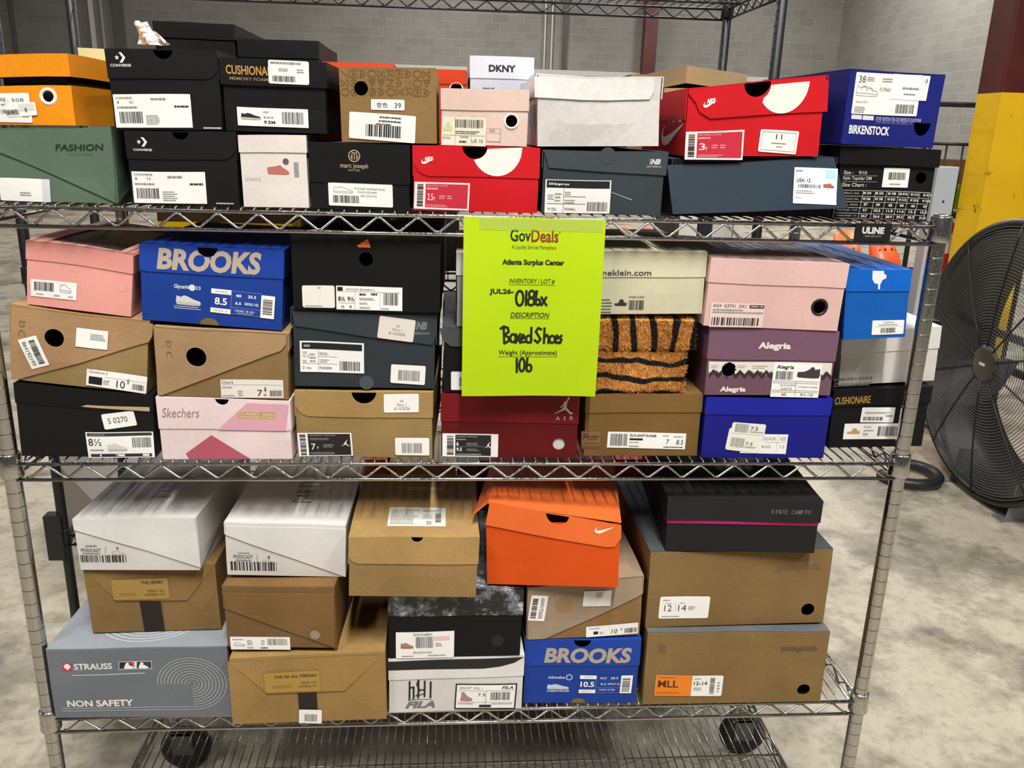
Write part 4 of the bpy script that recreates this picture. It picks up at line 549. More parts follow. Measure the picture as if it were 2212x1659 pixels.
 {'n': 'anne', 'label': 'cream shoe box with small black web address on its lid, right of the lime sign', 'body': '#c6c2a4', 'lid': '#cfcbad', 'kind': 'card', 'lh': 1.61, 'items': [('t', 'lid', 'anneklein.com', [3.91, 2.66, 3.72, 0.37], '#3a3a34', {}), ('t', 'body', 'ANNE KLEIN', [4.92, 1.1, 1.02, 0.11], '#3a3a34', {}), ('bc', 'body', [4.95, 0.58, 1.0, 0.63], '#2b2a2a'), ('g', 'body', 'slide', [3.93, 0.74, 0.81, 0.44], '#2a2a2a'), ('m', 'body', [3.04, 0.57, 0.77, 1.0], 5, '#55534a')], 'f': [34.647, 0.438, -4.114, 9.262, 3.994, 0.004, 1.09, -0.004], 'd': 12.5, 'ov': 0.05},
 {'n': 'bluebox', 'label': 'deep blue shoe box with overlapping white stickers, under the mauve box', 'body': '#14187a', 'lid': '#1a2092', 'kind': 'card', 'lh': 1.19, 'rl': 0.12, 'rr': 0.2, 'items': [('s', 'body', [4.24, 1.02, 3.19, 1.41, -1.0], '#e3e2dc', 0, [('t', 'COLOUR', 0.42, 0.14, 0.74, 0.3, '#8b8a88'), ('t', 'SIZE', 0.84, 0.14, 0.96, 0.3, '#8b8a88'), ('t', 'BLACK', 0.46, 0.56, 0.66, 0.7, '#8b8a88'), ('t', '7.5', 0.84, 0.56, 0.95, 0.7, '#8b8a88'), ('l', 0.78, 0.05, 0.785, 0.95, '#8b8a88'), ('l', 0.5, 0.4, 0.98, 0.41, '#8b8a88')]), ('s', 'body', [2.84, 1.25, 2.38, 1.57, -6.22], '#e0dfd2', 0.14, [('bc', 0.12, 0.4, 0.52, 0.82, '#8d8c80'), ('t', '7.5', 0.56, 0.55, 0.76, 0.68, '#2e2d2c'), ('m', 0.55, 0.72, 0.9, 0.8, 2, '#8b8a88')]), ('s', 'body', [3.04, 2.11, 2.33, 0.78, -3.36], '#e0dfd2', 0.14, [('bc', 0.1, 0.1, 0.5, 0.85, '#8d8c80'), ('t', '7.5', 0.56, 0.3, 0.78, 0.62, '#2e2d2c'), ('m', 0.55, 0.72, 0.95, 0.8, 1, '#8b8a88')])], 'f': [44.701, 0.201, -13.768, 8.488, 4.263, -0.431, -0.148, -0.024], 'd': 12.5, 'ov': 0.05},
 {'n': 'alegria', 'label': 'mauve shoe box with a zigzag band and pale lettering, middle shelf', 'body': '#6b4d5b', 'lid': '#715263', 'kind': 'card', 'lh': 2.1, 'rr': 0.18, 'items': [('p', 'body', '#d5d1c4', [[0.12, 2.22], [8.4, 2.29], [8.43, 1.4], [8.04, 1.7], [7.85, 1.39], [7.57, 1.69], [7.39, 1.33], [7.12, 1.62], [6.81, 1.32], [6.41, 1.67], [6.1, 1.37], [5.72, 1.66], [5.41, 1.36], [5.03, 1.65], [4.71, 1.35], [4.33, 1.63], [4.02, 1.34], [3.64, 1.62], [3.32, 1.38], [2.95, 1.67], [2.63, 1.37], [2.26, 1.66], [2.0, 1.42], [1.45, 1.7], [1.02, 1.41], [0.65, 1.66], [0.4, 1.34], [0.16, 1.51]]), ('p', 'body', '#2a2426', [[0.22, 1.43], [0.47, 1.74], [0.8, 1.42], [1.06, 1.74], [1.39, 1.42], [1.64, 1.73], [1.97, 1.41], [2.23, 1.73], [2.56, 1.41], [2.81, 1.73], [3.15, 1.4], [3.4, 1.72], [3.74, 1.4], [3.99, 1.72], [4.33, 1.39], [4.58, 1.72], [4.92, 1.39], [5.17, 1.71], [5.51, 1.38], [5.76, 1.71], [6.1, 1.38], [6.35, 1.7], [6.7, 1.37], [6.95, 1.7], [7.29, 1.37], [7.54, 1.7], [7.89, 1.36], [8.13, 1.69], [8.48, 1.36], [8.52, 1.04], [8.17, 1.38], [7.93, 1.05], [7.58, 1.38], [7.33, 1.05], [6.98, 1.39], [6.73, 1.06], [6.39, 1.39], [6.14, 1.07], [5.8, 1.4], [5.55, 1.07], [5.21, 1.4], [4.95, 1.08], [4.61, 1.41], [4.36, 1.09], [4.02, 1.41], [3.77, 1.09], [3.44, 1.42], [3.18, 1.1], [2.85, 1.42], [2.59, 1.11], [2.26, 1.43], [2.0, 1.11], [1.67, 1.43], [1.42, 1.12], [1.09, 1.44], [0.83, 1.13], [0.5, 1.44], [0.24, 1.13]]), ('t', 'lid', 'Alegria', [4.34, 3.3, 2.17, 0.57], '#ddd3c8', {'b': 0.045}), ('t', 'body', 'Alegria', [1.87, 0.35, 1.73, 0.44], '#ddd3c8', {'b': 0.045}), ('h', 'body', [1.49, 1.72], 0.46), ('m', 'body', [0.57, 1.92, 0.57, 0.25], 2, '#9b958c'), ('m', 'body', [2.34, 1.95, 0.69, 0.23], 2, '#9b958c'), ('m', 'body', [3.55, 1.93, 1.03, 0.27], 2, '#9b958c'), ('s', 'body', [6.09, 1.02, 3.27, 2.32, -1.18], '#e9e7e2', 0.03, [('t', 'Alegria', 0.06, 0.06, 0.42, 0.2, '#2e2d2c', 'b'), ('bc', 0.06, 0.24, 0.42, 0.48), ('g', 'clogd', 0.5, 0.08, 0.98, 0.42, '#35302f'), ('l', 0.02, 0.52, 0.98, 0.53, '#8b8a88'), ('l', 0.02, 0.58, 0.98, 0.585, '#8b8a88'), ('t', 'DUO-SHEPRK', 0.18, 0.62, 0.52, 0.67, '#77736e'), ('t', 'DUETTE', 0.2, 0.72, 0.42, 0.78, '#77736e'), ('t', 'FLOWERS IN FLOWERS', 0.56, 0.66, 0.96, 0.71, '#77736e'), ('l', 0.02, 0.8, 0.98, 0.805, '#8b8a88'), ('l', 0.02, 0.85, 0.98, 0.855, '#8b8a88'), ('l', 0.5, 0.52, 0.503, 0.98, '#8b8a88'), ('t', '40', 0.22, 0.88, 0.32, 0.96, '#2e2d2c'), ('t', '9½-10', 0.62, 0.88, 0.88, 0.96, '#2e2d2c')])], 'f': [44.496, 0.144, -9.326, 8.518, 4.481, -0.495, 0.282, -0.271], 'd': 12.5, 'ov': 0.05},
 {'n': 'ag4', 'label': 'light pink shoe box with black ringed hole on the mauve box', 'body': '#d3aea7', 'lid': '#d6b2ab', 'kind': 'card', 'lh': 1.54, 'items': [('h', 'body', [7.45, 1.5], 0.41), ('ring', 'body', [7.45, 1.5], 0.57, 0.39, '#1b1a1a'), ('s', 'body', [2.08, 0.78, 3.5, 1.6, 1.21], '#dcc5be', 0.02, [('t', 'AG4  G3T01  DK1', 0.04, 0.06, 0.66, 0.18, '#2e2d2c'), ('r', 0.72, 0.06, 0.99, 0.2, '#131313'), ('t', '225(1.5)', 0.74, 0.09, 0.97, 0.17, '#e9e7e2', 'b'), ('m', 0.04, 0.26, 0.6, 0.32, 1, '#8b8a88'), ('m', 0.04, 0.36, 0.98, 0.42, 1, '#8b8a88'), ('bc', 0.04, 0.6, 0.94, 0.92)])], 'f': [43.936, -0.015, -4.62, 8.88, 4.356, -0.228, -1.658, 0.047], 'd': 12.5, 'ov': 0.05},
 {'n': 'cush_lo', 'label': 'black shoe box with gold lettering behind the right post on the middle shelf', 'body': '#101011', 'lid': '#101011', 'kind': 'card', 'lh': 1.21, 'lov': 0.1, 'items': [('t', 'lid', 'CUSHIONAIRE', [1.31, 3.59, 2.53, 0.54], '#b98a3e', {'b': 0.01}), ('s', 'body', [3.3, 2.39, 2.4, 1.11, -1.65], '#e9e7e2', 0.06, [('bc', 0.08, 0.62, 0.66, 0.86), ('m', 0.1, 0.28, 0.9, 0.4, 2, '#8b8a88'), ('m', 0.74, 0.5, 0.95, 0.6, 1, '#8b8a88')]), ('s', 'body', [2.97, 1.19, 3.95, 1.17, -0.96], '#e9e7e2', 0.02, [('g', 'slide', 0.06, 0.3, 0.3, 0.66, '#c08d5a'), ('t', 'POOL', 0.36, 0.16, 0.5, 0.28, '#8d8a86'), ('m', 0.36, 0.42, 0.54, 0.48, 1, '#8b8a88'), ('t', '7M', 0.35, 0.62, 0.44, 0.78, '#55534f'), ('bc', 0.62, 0.18, 0.98, 0.8)])], 'f': [54.398, 2.08, -13.79, 6.886, 4.352, 0.588, 0.96, 0.26], 'd': 12.5, 'ov': 0.1},
 {'n': 'whitebox', 'label': 'white shoe box sticking out past the right post on the middle shelf', 'body': '#d0ccc3', 'lid': '#d8d4cc', 'kind': 'card', 'lh': 1.53, 'items': [('bc', 'body', [1.07, 0.42, 2.84, 0.22], '#7d7a74'), ('m', 'body', [1.19, 0.06, 3.03, 0.33], 2, '#9d9a94')], 'f': [54.745, 2.613, -9.34, 6.887, 3.831, 0.105, 3.292, 0.148], 'd': 12.5, 'ov': 0.05},
 {'n': 'handblue', 'label': 'bright azure shoe box with a white pointing hand by the right post', 'body': '#0b57ab', 'lid': '#0a5fbe', 'kind': 'card', 'lh': 1.42, 'items': [('g', 'lid', 'hand', [2.02, 3.87, 0.9, 1.22], '#dfe3ea'), ('s', 'body', [2.84, 0.73, 2.05, 0.97, -0.51], '#e9e7e2', 0.05, [('t', 'EXPRESS', 0.35, 0.1, 0.68, 0.2, '#77736e'), ('m', 0.2, 0.28, 0.8, 0.34, 1, '#8b8a88'), ('bc', 0.28, 0.52, 0.74, 0.88), ('l', 0.05, 0.42, 0.95, 0.43, '#8b8a88')])], 'f': [53.455, 0.252, -5.539, 4.007, 4.556, -4.73, 4.683, -0.213], 'd': 12.5, 'ov': 0.05},
 {'n': 'strauss', 'label': 'large grey shoe box with concentric white arcs at bottom left', 'body': '#696e73', 'lid': '#8a9096', 'kind': 'card', 'k': 'plain', 'items': [('t', 'body', 'STRAUSS', [2.95, 4.17, 2.52, 0.49], '#d3d1cd', {'b': 0.03}), ('t', 'body', 'NON SAFETY', [3.14, 1.19, 4.43, 0.54], '#dcdad6', {'b': 0.03}), ('p', 'body', '#a83a4c', [[0.99, 4.49], [1.6, 4.48], [1.53, 3.84], [0.91, 3.85]]), ('g', 'body', 'feather', [1.26, 4.16, 0.47, 0.51], '#e8dad6'), ('p', 'body', '#b9babb', [[1.52, 3.53], [6.35, 3.55], [6.34, 3.48], [1.51, 3.46]]), ('p', 'body', '#d8d6d4', [[4.69, 4.49], [6.9, 4.47], [6.84, 3.85], [4.62, 3.87]]), ('p', 'body', '#16161a', [[4.72, 4.45], [5.71, 4.44], [5.66, 3.91], [4.66, 3.91]]), ('p', 'body', '#b8404c', [[5.4, 4.43], [5.71, 4.44], [5.66, 3.91]]), ('g', 'body', 'batter', [5.32, 4.16, 0.72, 0.52], '#e6e4e0'), ('p', 'body', '#27303d', [[5.89, 4.44], [6.86, 4.43], [6.81, 3.9], [5.83, 3.9]]), ('g', 'body', 'batter', [6.29, 4.15, 0.72, 0.52], '#e6e4e0'), ('arcs', 'body', [9.46, 2.65], 2.34, 2.02, 10, '#c3c3c3'), ('toparcs', 'lid')], 'f': [0.677, -0.508, -32.866, 12.013, 5.553, -0.776, -0.114, 0.21], 'd': 13.5, 'ov': 0.0},
 {'n': 'henry', 'label': 'kraft shoe box closed with a dark strip, under the scuffed white box', 'body': '#84693f', 'lid': '#84693f', 'kind': 'kraft', 'fold': [[0.0, 5.02], [8.74, 5.03], [8.71, 0.03], [-0.0, 0.03]], 'foldc': [[2.01, 2.55], [6.66, 2.44]], 'strip': [3.49, 4.88], 'k': 'fold', 'items': [('s', 'lid', [3.66, 3.42, 3.74, 1.56, -0.0], '#9a7c40', 0.12, [('t', 'THE HENRY', 0.52, 0.08, 0.92, 0.24, '#3a3423', 'b'), ('t', 'MENS 12.0', 0.62, 0.52, 0.92, 0.64, '#4a4430'), ('t', 'WOMENS 13.5', 0.56, 0.7, 0.92, 0.82, '#4a4430'), ('m', 0.12, 0.6, 0.46, 0.78, 2, '#8a7340')])], 'f': [3.098, 1.243, -27.305, 8.725, 4.999, 0.4, 0.744, 0.067], 'd': 12.5, 'ov': 0.0},
 {'n': 'pod9', 'label': 'scuffed white shoe box with black lettered top, on a dark-stripped kraft box', 'body': '#cbc8c2', 'lid': '#d3d1cc', 'kind': 'card', 'lidpoly': [[0.04, 3.81], [8.02, 3.82], [8.12, 0.23], [-0.0, 3.06]], 'k': 'diag', 'party': 1, 'warp': 1.5, 'items': [('t', 'body', 'PODCAST', [0.88, 1.52, 1.31, 0.25], '#55534f', {}), ('m', 'body', [0.93, 1.84, 0.74, 0.1], 1, '#77736e'), ('m', 'body', [0.86, 1.27, 1.16, 0.1], 1, '#77736e'), ('t', 'body', '9', [2.63, 1.64, 0.17, 0.22], '#55534f', {}), ('g', 'body', 'sneakero', [2.66, 1.3, 0.81, 0.34], '#8d8a86'), ('bc', 'body', [1.64, 0.87, 3.06, 0.54], '#2b2a2a'), ('p', 'body', '#8d8a86', [[1.84, 1.78], [1.88, 1.78], [1.81, 1.25], [1.77, 1.25]])], 'f': [2.942, 0.979, -22.245, 8.036, 3.823, -3.16, 0.989, 0.162], 'd': 12.5, 'ov': 0.0},
 {'n': 'via', 'label': 'large kraft shoe box closed with a dark strip overhanging the lowest shelf front', 'body': '#997a48', 'lid': '#997a48', 'kind': 'kraft', 'fold': [[-0.11, 5.16], [10.26, 5.18], [10.33, 0.03], [-0.14, 0.03]], 'foldc': [[2.43, 2.54], [7.6, 2.56]], 'strip': [4.44, 5.7], 'k': 'fold', 'items': [('s', 'lid', [4.1, 3.42, 3.69, 1.58, 0.62], '#a3833f', 0.12, [('t', 'THE VIA ALL-TERRAIN', 0.18, 0.14, 0.95, 0.28, '#3a3423', 'b'), ('t', 'MENS 12.0', 0.66, 0.52, 0.94, 0.62, '#4a4430'), ('t', 'WOMENS 13.5', 0.6, 0.7, 0.94, 0.8, '#4a4430'), ('m', 0.14, 0.6, 0.5, 0.76, 2, '#8a7340')]), ('s', 'body', [5.19, 0.52, 1.55, 1.15, -3.88], '#e9e7e2', 0.1, [('bc', 0.25, 0.32, 0.8, 0.85, '#77756f')])], 'f': [13.074, -1.564, -32.89, 10.415, 5.347, 0.646, 0.33, 0.151], 'd': 13.5, 'ov': 0.0},
 {'n': 'brown', 'label': 'reddish brown kraft shoe box with slanted seam and a small hole, lowest loaded shelf', 'body': '#755a38', 'lid': '#7c5d36', 'kind': 'kraft', 'lidpoly': [[0.03, 4.15], [7.37, 4.15], [7.27, 0.03], [0.06, 2.94]], 'k': 'diag', 'items': [('d', 'lid', '#6a5034', [5.92, 1.12], 0.43, 0.0), ('d', 'lid', '#8f7f6c', [5.97, 1.04], 0.34, 0.0), ('d', 'lid', '#77522c', [1.69, 3.34], 0.37, 0.3), ('s', 'body', [2.22, 0.3, 4.04, 0.98, 0.37], '#e9e7e2', 0.04, [('shoeo', 0.06, 0.42, 0.24, 0.72, '#2e2d2c'), ('bc', 0.62, 0.12, 0.96, 0.62, '#77756f'), ('t', 'SIZE', 0.28, 0.78, 0.38, 0.9, '#2e2d2c'), ('m', 0.28, 0.16, 0.38, 0.6, 3, '#8b8a88'), ('m', 0.52, 0.16, 0.58, 0.6, 3, '#8b8a88'), ('m', 0.5, 0.8, 0.62, 0.9, 1, '#2e2d2c'), ('m', 0.04, 0.16, 0.22, 0.24, 1, '#8b8a88')])], 'f': [12.803, -0.841, -27.174, 7.329, 4.618, -3.189, 0.262, 0.038], 'd': 12.5, 'ov': 0.0},  # no cut hole: the pale disc paints lit cardboard inside it
 {'n': 'pod8', 'label': 'clean white shoe box with black lettered top, second from left on lowest loaded shelf', 'body': '#cbc8c2', 'lid': '#d3d1cc', 'kind': 'card', 'lidpoly': [[0.04, 3.66], [7.94, 3.65], [7.89, 0.03], [0.04, 3.0]], 'k': 'diag', 'party': 1, 'items': [('t', 'body', 'PODCAST', [1.12, 1.4, 1.28, 0.26], '#55534f', {}), ('m', 'body', [1.17, 1.67, 0.76, 0.08], 1, '#77736e'), ('m', 'body', [1.11, 1.13, 0.99, 0.11], 1, '#77736e'), ('t', 'body', '8', [2.81, 1.4, 0.16, 0.22], '#55534f', {}), ('g', 'body', 'sneakero', [2.79, 1.03, 0.8, 0.34], '#8d8a86'), ('bc', 'body', [1.78, 0.7, 3.05, 0.67], '#2b2a2a'), ('p', 'body', '#8d8a86', [[2.01, 1.6], [2.05, 1.6], [2.03, 0.99], [1.99, 0.99]])], 'f': [12.866, 0.121, -22.241, 7.837, 3.864, -0.616, -1.496, -0.098], 'd': 12.5, 'ov': 0.0},
 {'n': 'fila', 'label': 'white shoe box with a black wave across its lid on the lowest loaded shelf', 'body': '#cdc9c6', 'lid': '#d4d1ce', 'kind': 'card', 'lh': 1.7, 'rl': 0.25, 'items': [('p', 'lid', '#151414', [[-0.09, 4.27], [9.47, 4.26], [8.76, 3.82], [7.8, 3.58], [6.6, 3.46], [4.44, 3.48], [-0.1, 3.56]]), ('g', 'body', 'hill', [2.18, 1.79, 1.68, 1.63], '#1e1d1d'), ('t', 'body', 'FILA', [2.18, 0.58, 2.12, 0.56], '#6d6a68', {'b': 0.05, 'sh': 0.3}), ('p', 'body', '#8d8a86', [[1.32, 1.06], [3.02, 1.03], [3.02, 0.97], [1.32, 1.0]]), ('s', 'body', [6.83, 1.14, 4.29, 2.03, -1.91], '#e9e7e2', 0, [('box2', 0, 0, 1, 1, '#0d0d0d'), ('t', 'GRANT HILL 1', 0.05, 0.1, 0.44, 0.2, '#77736e'), ('t', 'FILA', 0.76, 0.08, 0.95, 0.2, '#2e2d2c', 'b', 0.25), ('l', 0.03, 0.26, 0.97, 0.265, '#8b8a88'), ('l', 0.5, 0.26, 0.505, 0.84, '#2e2d2c'), ('t', '7.5', 0.37, 0.36, 0.49, 0.48, '#2e2d2c'), ('bc', 0.58, 0.32, 0.91, 0.64), ('g', 'high', 0.07, 0.32, 0.28, 0.7, '#a57c78'), ('l', 0.03, 0.74, 0.97, 0.745, '#8b8a88'), ('r', 0.4, 0.84, 0.6, 0.95, '#1c1c1c'), ('m', 0.05, 0.78, 0.3, 0.82, 1, '#8b8a88'), ('m', 0.6, 0.78, 0.95, 0.82, 1, '#8b8a88')])], 'f': [23.616, -0.763, -32.833, 9.442, 4.425, 1.163, -0.345, 0.104], 'd': 12.5, 'ov': 0.05},
 {'n': 'camo', 'label': 'black shoe box with a grey and white mottled lid', 'body': '#0e0e0e', 'lid': 'camo', 'kind': 'card', 'lh': 1.94, 'rl': 0.25, 'rr': 0.1, 'items': [('d', 'body', '#242424', [7.56, 1.18], 0.43, 0.0), ('d', 'body', '#0e0e0e', [7.56, 1.18], 0.41, 0.0), ('s', 'body', [2.52, 0.96, 4.02, 2.11, 0.54], '#e9e7e2', 0, [('t', 'SNW5248W', 0.3, 0.05, 0.62, 0.14, '#55534f'), ('g', 'runner', 0.08, 0.38, 0.3, 0.62, '#9a7b70'), ('bc', 0.34, 0.18, 0.64, 0.6, '#55606a'), ('r', 0.65, 0.18, 0.92, 0.34, '#dcb9b9'), ('m', 0.68, 0.4, 0.8, 0.56, 3, '#8b8a88'), ('t', 'BEIGE/KHAKI', 0.3, 0.74, 0.62, 0.82, '#77736e'), ('m', 0.1, 0.9, 0.3, 0.94, 1, '#8b8a88'), ('m', 0.55, 0.88, 0.86, 0.92, 1, '#8b8a88')])], 'f': [23.628, -0.79, -28.262, 9.171, 5.192, 0.645, -0.603, 0.001], 'd': 12.5, 'ov': 0.05},
 {'n': 'tanstick', 'label': 'light tan shoe box with a printed sheet stuck on its lid, lowest loaded shelf', 'body': '#94774a', 'lid': '#ab8b57', 'kind': 'kraft', 'lh': 1.97, 'notch': [4.37, 0.38], 'rl': 0.75, 'rr': 0.05, 'topstick': 1, 'warp': 1.6, 'items': [], 'f': [21.165, -1.741, -22.849, 8.412, 4.397, 0.115, -1.579, 0.154], 'd': 10.4, 'ov': 0.05},
 {'n': 'brooks_lo', 'label': 'bright blue shoe box with tan block lettering at the bottom of the lowest loaded shelf', 'body': '#173a8c', 'lid': '#1a3f9a', 'kind': 'card', 'lh': 2.17, 'notch': [4.02, 0.61], 'rl': 0.4, 'rr': 0.1, 'items': [('t', 'lid', 'BROOKS', [4.48, 4.02, 6.28, 1.27], '#a8998b', {'b': 0.045, 'sh': 0.12}), ('t', 'body', 'Adrenaline', [2.32, 2.15, 1.21, 0.23], '#cfd3e4', {}), ('d', 'body', '#aab6d0', [3.24, 2.16], 0.25, 0.17), ('g', 'body', 'sneaker', [2.47, 1.38, 1.61, 0.48], '#b9bed2'), ('m', 'body', [2.49, 1.02, 1.62, 0.17], 1, '#8f9bc8'), ('s', 'body', [5.94, 1.59, 3.86, 1.5, -0.68], '#173a8c', 0, [('r', 0.0, 0, 0.31, 0.2, '#e9e7e2'), ('t', "MEN'S", 0.08, 0.06, 0.24, 0.14, '#8b8a88'), ('r', 0.0, 0.8, 0.31, 1, '#e9e7e2'), ('t', 'MEDIUM / D', 0.05, 0.86, 0.26, 0.94, '#8b8a88'), ('t', '10.5', 0.02, 0.35, 0.28, 0.65, '#e9e7e2', 'b'), ('t', '44.5', 0.38, 0.08, 0.5, 0.2, '#e9e7e2'), ('t', '28.5', 0.58, 0.08, 0.72, 0.2, '#e9e7e2'), ('t', '9.5', 0.4, 0.42, 0.5, 0.54, '#e9e7e2'), ('t', '285(2.5)', 0.53, 0.42, 0.76, 0.54, '#e9e7e2'), ('t', '110454 1D 085', 0.38, 0.76, 0.68, 0.84, '#e9e7e2'), ('r', 0.78, 0, 1, 1, '#e9e7e2'), ('bch', 0.81, 0.14, 0.96, 0.92), ('l', 0.31, 0.0, 0.313, 1, '#8f9bc8'), ('l', 0.31, 0.68, 0.78, 0.69, '#8f9bc8'), ('l', 0.31, 0.97, 0.78, 0.98, '#8f9bc8')]), ('bump', 'body', [4.03, 0.03], 0.53)], 'f': [33.229, -0.071, -32.807, 8.219, 5.306, -0.722, -0.576, 0.115], 'd': 12.5, 'ov': 0.05},
 {'n': 'on10lo', 'label': 'worn kraft shoe box with pale corner under the vivid orange box', 'body': '#8a6b42', 'lid': '#a08c74', 'kind': 'kraft', 'lidpoly': [[-0.02, 4.39], [8.04, 4.44], [8.07, 3.21], [1.23, 0.03], [0.04, 0.03]], 'k': 'diag', 'warp': 1.6, 'items': [('d', 'lid', '#8f7248', [2.53, 2.71], 0.61, 0.0), ('s', 'lid', [0.71, 2.62, 1.18, 2.11, -7.15], '#e9e7e2', 0.05, [('bch', 0.12, 0.12, 0.45, 0.9), ('tv', '6844192606', 0.6, 0.1, 0.85, 0.9, '#6c6a68')]), ('s', 'lid', [4.88, 3.18, 1.97, 1.21, -2.6], '#e9e7e2', 0.04, [('m', 0.45, 0.06, 0.7, 0.4, 3, '#8b8a88')]), ('s', 'body', [6.07, 0.53, 3.75, 0.86, 2.45], '#e9e7e2', 0.03, [('t', 'Cloudtilt', 0.05, 0.1, 0.26, 0.28, '#77736e'), ('r', 0.14, 0.5, 0.23, 0.78, '#0d0d0d'), ('t', '10', 0.48, 0.42, 0.6, 0.8, '#1c1c1c', '', 0.15), ('bc', 0.74, 0.42, 0.98, 0.85, '#3a3c40'), ('m', 0.26, 0.5, 0.34, 0.8, 2, '#8b8a88'), ('t', '♀', 0.66, 0.35, 0.69, 0.6, '#2e2d2c')])], 'f': [33.342, -0.075, -27.505, 8.083, 4.535, 0.89, 0.901, 0.399], 'd': 12.5, 'ov': 0.0},
 {'n': 'orange_nike', 'label': 'vivid orange shoe box with its lid flap sliding askew, on the lowest loaded shelf', 'body': '#cf4d10', 'lid': '#e26a30', 'kind': 'card', 'lidpoly': [[0.3, 6.17], [9.07, 4.62], [9.07, 3.69], [8.65, 3.05], [8.08, 3.01], [-0.02, 4.45]], 'notch2': [4.82, 5.37, 0.77], 'warp': 1.0, 'skewlid': 1, 'items': [('g', 'lid', 'swoosh', [7.96, 4.27, 1.34, 0.5], '#f0e2d8')], 'f': [30.413, -0.166, -22.993, 8.982, 4.806, -8.233, 2.396, -0.02], 'd': 10.8, 'ov': 0.05},
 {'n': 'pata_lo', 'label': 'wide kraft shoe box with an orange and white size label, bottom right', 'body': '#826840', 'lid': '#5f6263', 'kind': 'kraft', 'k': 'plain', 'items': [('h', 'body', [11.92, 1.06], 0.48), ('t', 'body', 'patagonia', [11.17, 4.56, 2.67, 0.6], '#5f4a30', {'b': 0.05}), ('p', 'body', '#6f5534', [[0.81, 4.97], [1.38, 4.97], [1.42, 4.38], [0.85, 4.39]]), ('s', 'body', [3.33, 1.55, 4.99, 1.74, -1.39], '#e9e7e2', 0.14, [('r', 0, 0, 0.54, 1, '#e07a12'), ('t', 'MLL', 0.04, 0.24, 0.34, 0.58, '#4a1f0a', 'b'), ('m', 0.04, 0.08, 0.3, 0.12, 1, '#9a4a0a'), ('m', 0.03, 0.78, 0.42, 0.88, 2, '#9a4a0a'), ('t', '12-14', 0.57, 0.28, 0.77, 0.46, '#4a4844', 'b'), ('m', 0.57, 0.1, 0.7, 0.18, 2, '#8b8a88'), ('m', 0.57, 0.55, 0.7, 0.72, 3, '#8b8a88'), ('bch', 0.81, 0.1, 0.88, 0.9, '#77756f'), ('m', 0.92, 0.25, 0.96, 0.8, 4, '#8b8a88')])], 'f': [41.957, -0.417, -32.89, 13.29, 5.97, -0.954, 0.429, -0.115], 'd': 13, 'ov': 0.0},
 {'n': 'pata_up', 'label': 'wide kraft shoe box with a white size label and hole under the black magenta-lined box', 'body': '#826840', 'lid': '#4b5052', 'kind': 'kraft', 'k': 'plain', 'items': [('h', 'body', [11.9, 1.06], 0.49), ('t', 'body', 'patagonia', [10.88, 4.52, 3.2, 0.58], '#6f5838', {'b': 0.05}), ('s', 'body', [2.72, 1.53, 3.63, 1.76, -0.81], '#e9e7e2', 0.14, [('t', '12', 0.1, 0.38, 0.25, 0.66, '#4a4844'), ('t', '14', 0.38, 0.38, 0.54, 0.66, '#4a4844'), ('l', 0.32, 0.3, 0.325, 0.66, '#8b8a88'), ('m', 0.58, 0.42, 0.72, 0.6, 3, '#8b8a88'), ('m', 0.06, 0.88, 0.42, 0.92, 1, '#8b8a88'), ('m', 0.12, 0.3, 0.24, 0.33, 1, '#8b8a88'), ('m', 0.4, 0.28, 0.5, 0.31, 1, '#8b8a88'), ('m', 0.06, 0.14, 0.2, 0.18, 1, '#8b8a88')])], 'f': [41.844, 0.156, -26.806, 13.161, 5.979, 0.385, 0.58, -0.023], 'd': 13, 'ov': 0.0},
 {'n': 'vince', 'label': 'charcoal shoe box with a magenta line under its lid, on the wide kraft box', 'body': '#1c1c1c', 'lid': '#202020', 'kind': 'card', 'lh': 1.65, 'magenta': 1, 'lov': 0.12, 'items': [('g', 'lid', 'vince', [8.39, 3.2, 2.72, 0.28], '#9a9692')], 'f': [42.812, 0.236, -20.744, 10.375, 4.044, -4.59, 0.706, -0.091], 'd': 12.5, 'ov': 0.12},
]

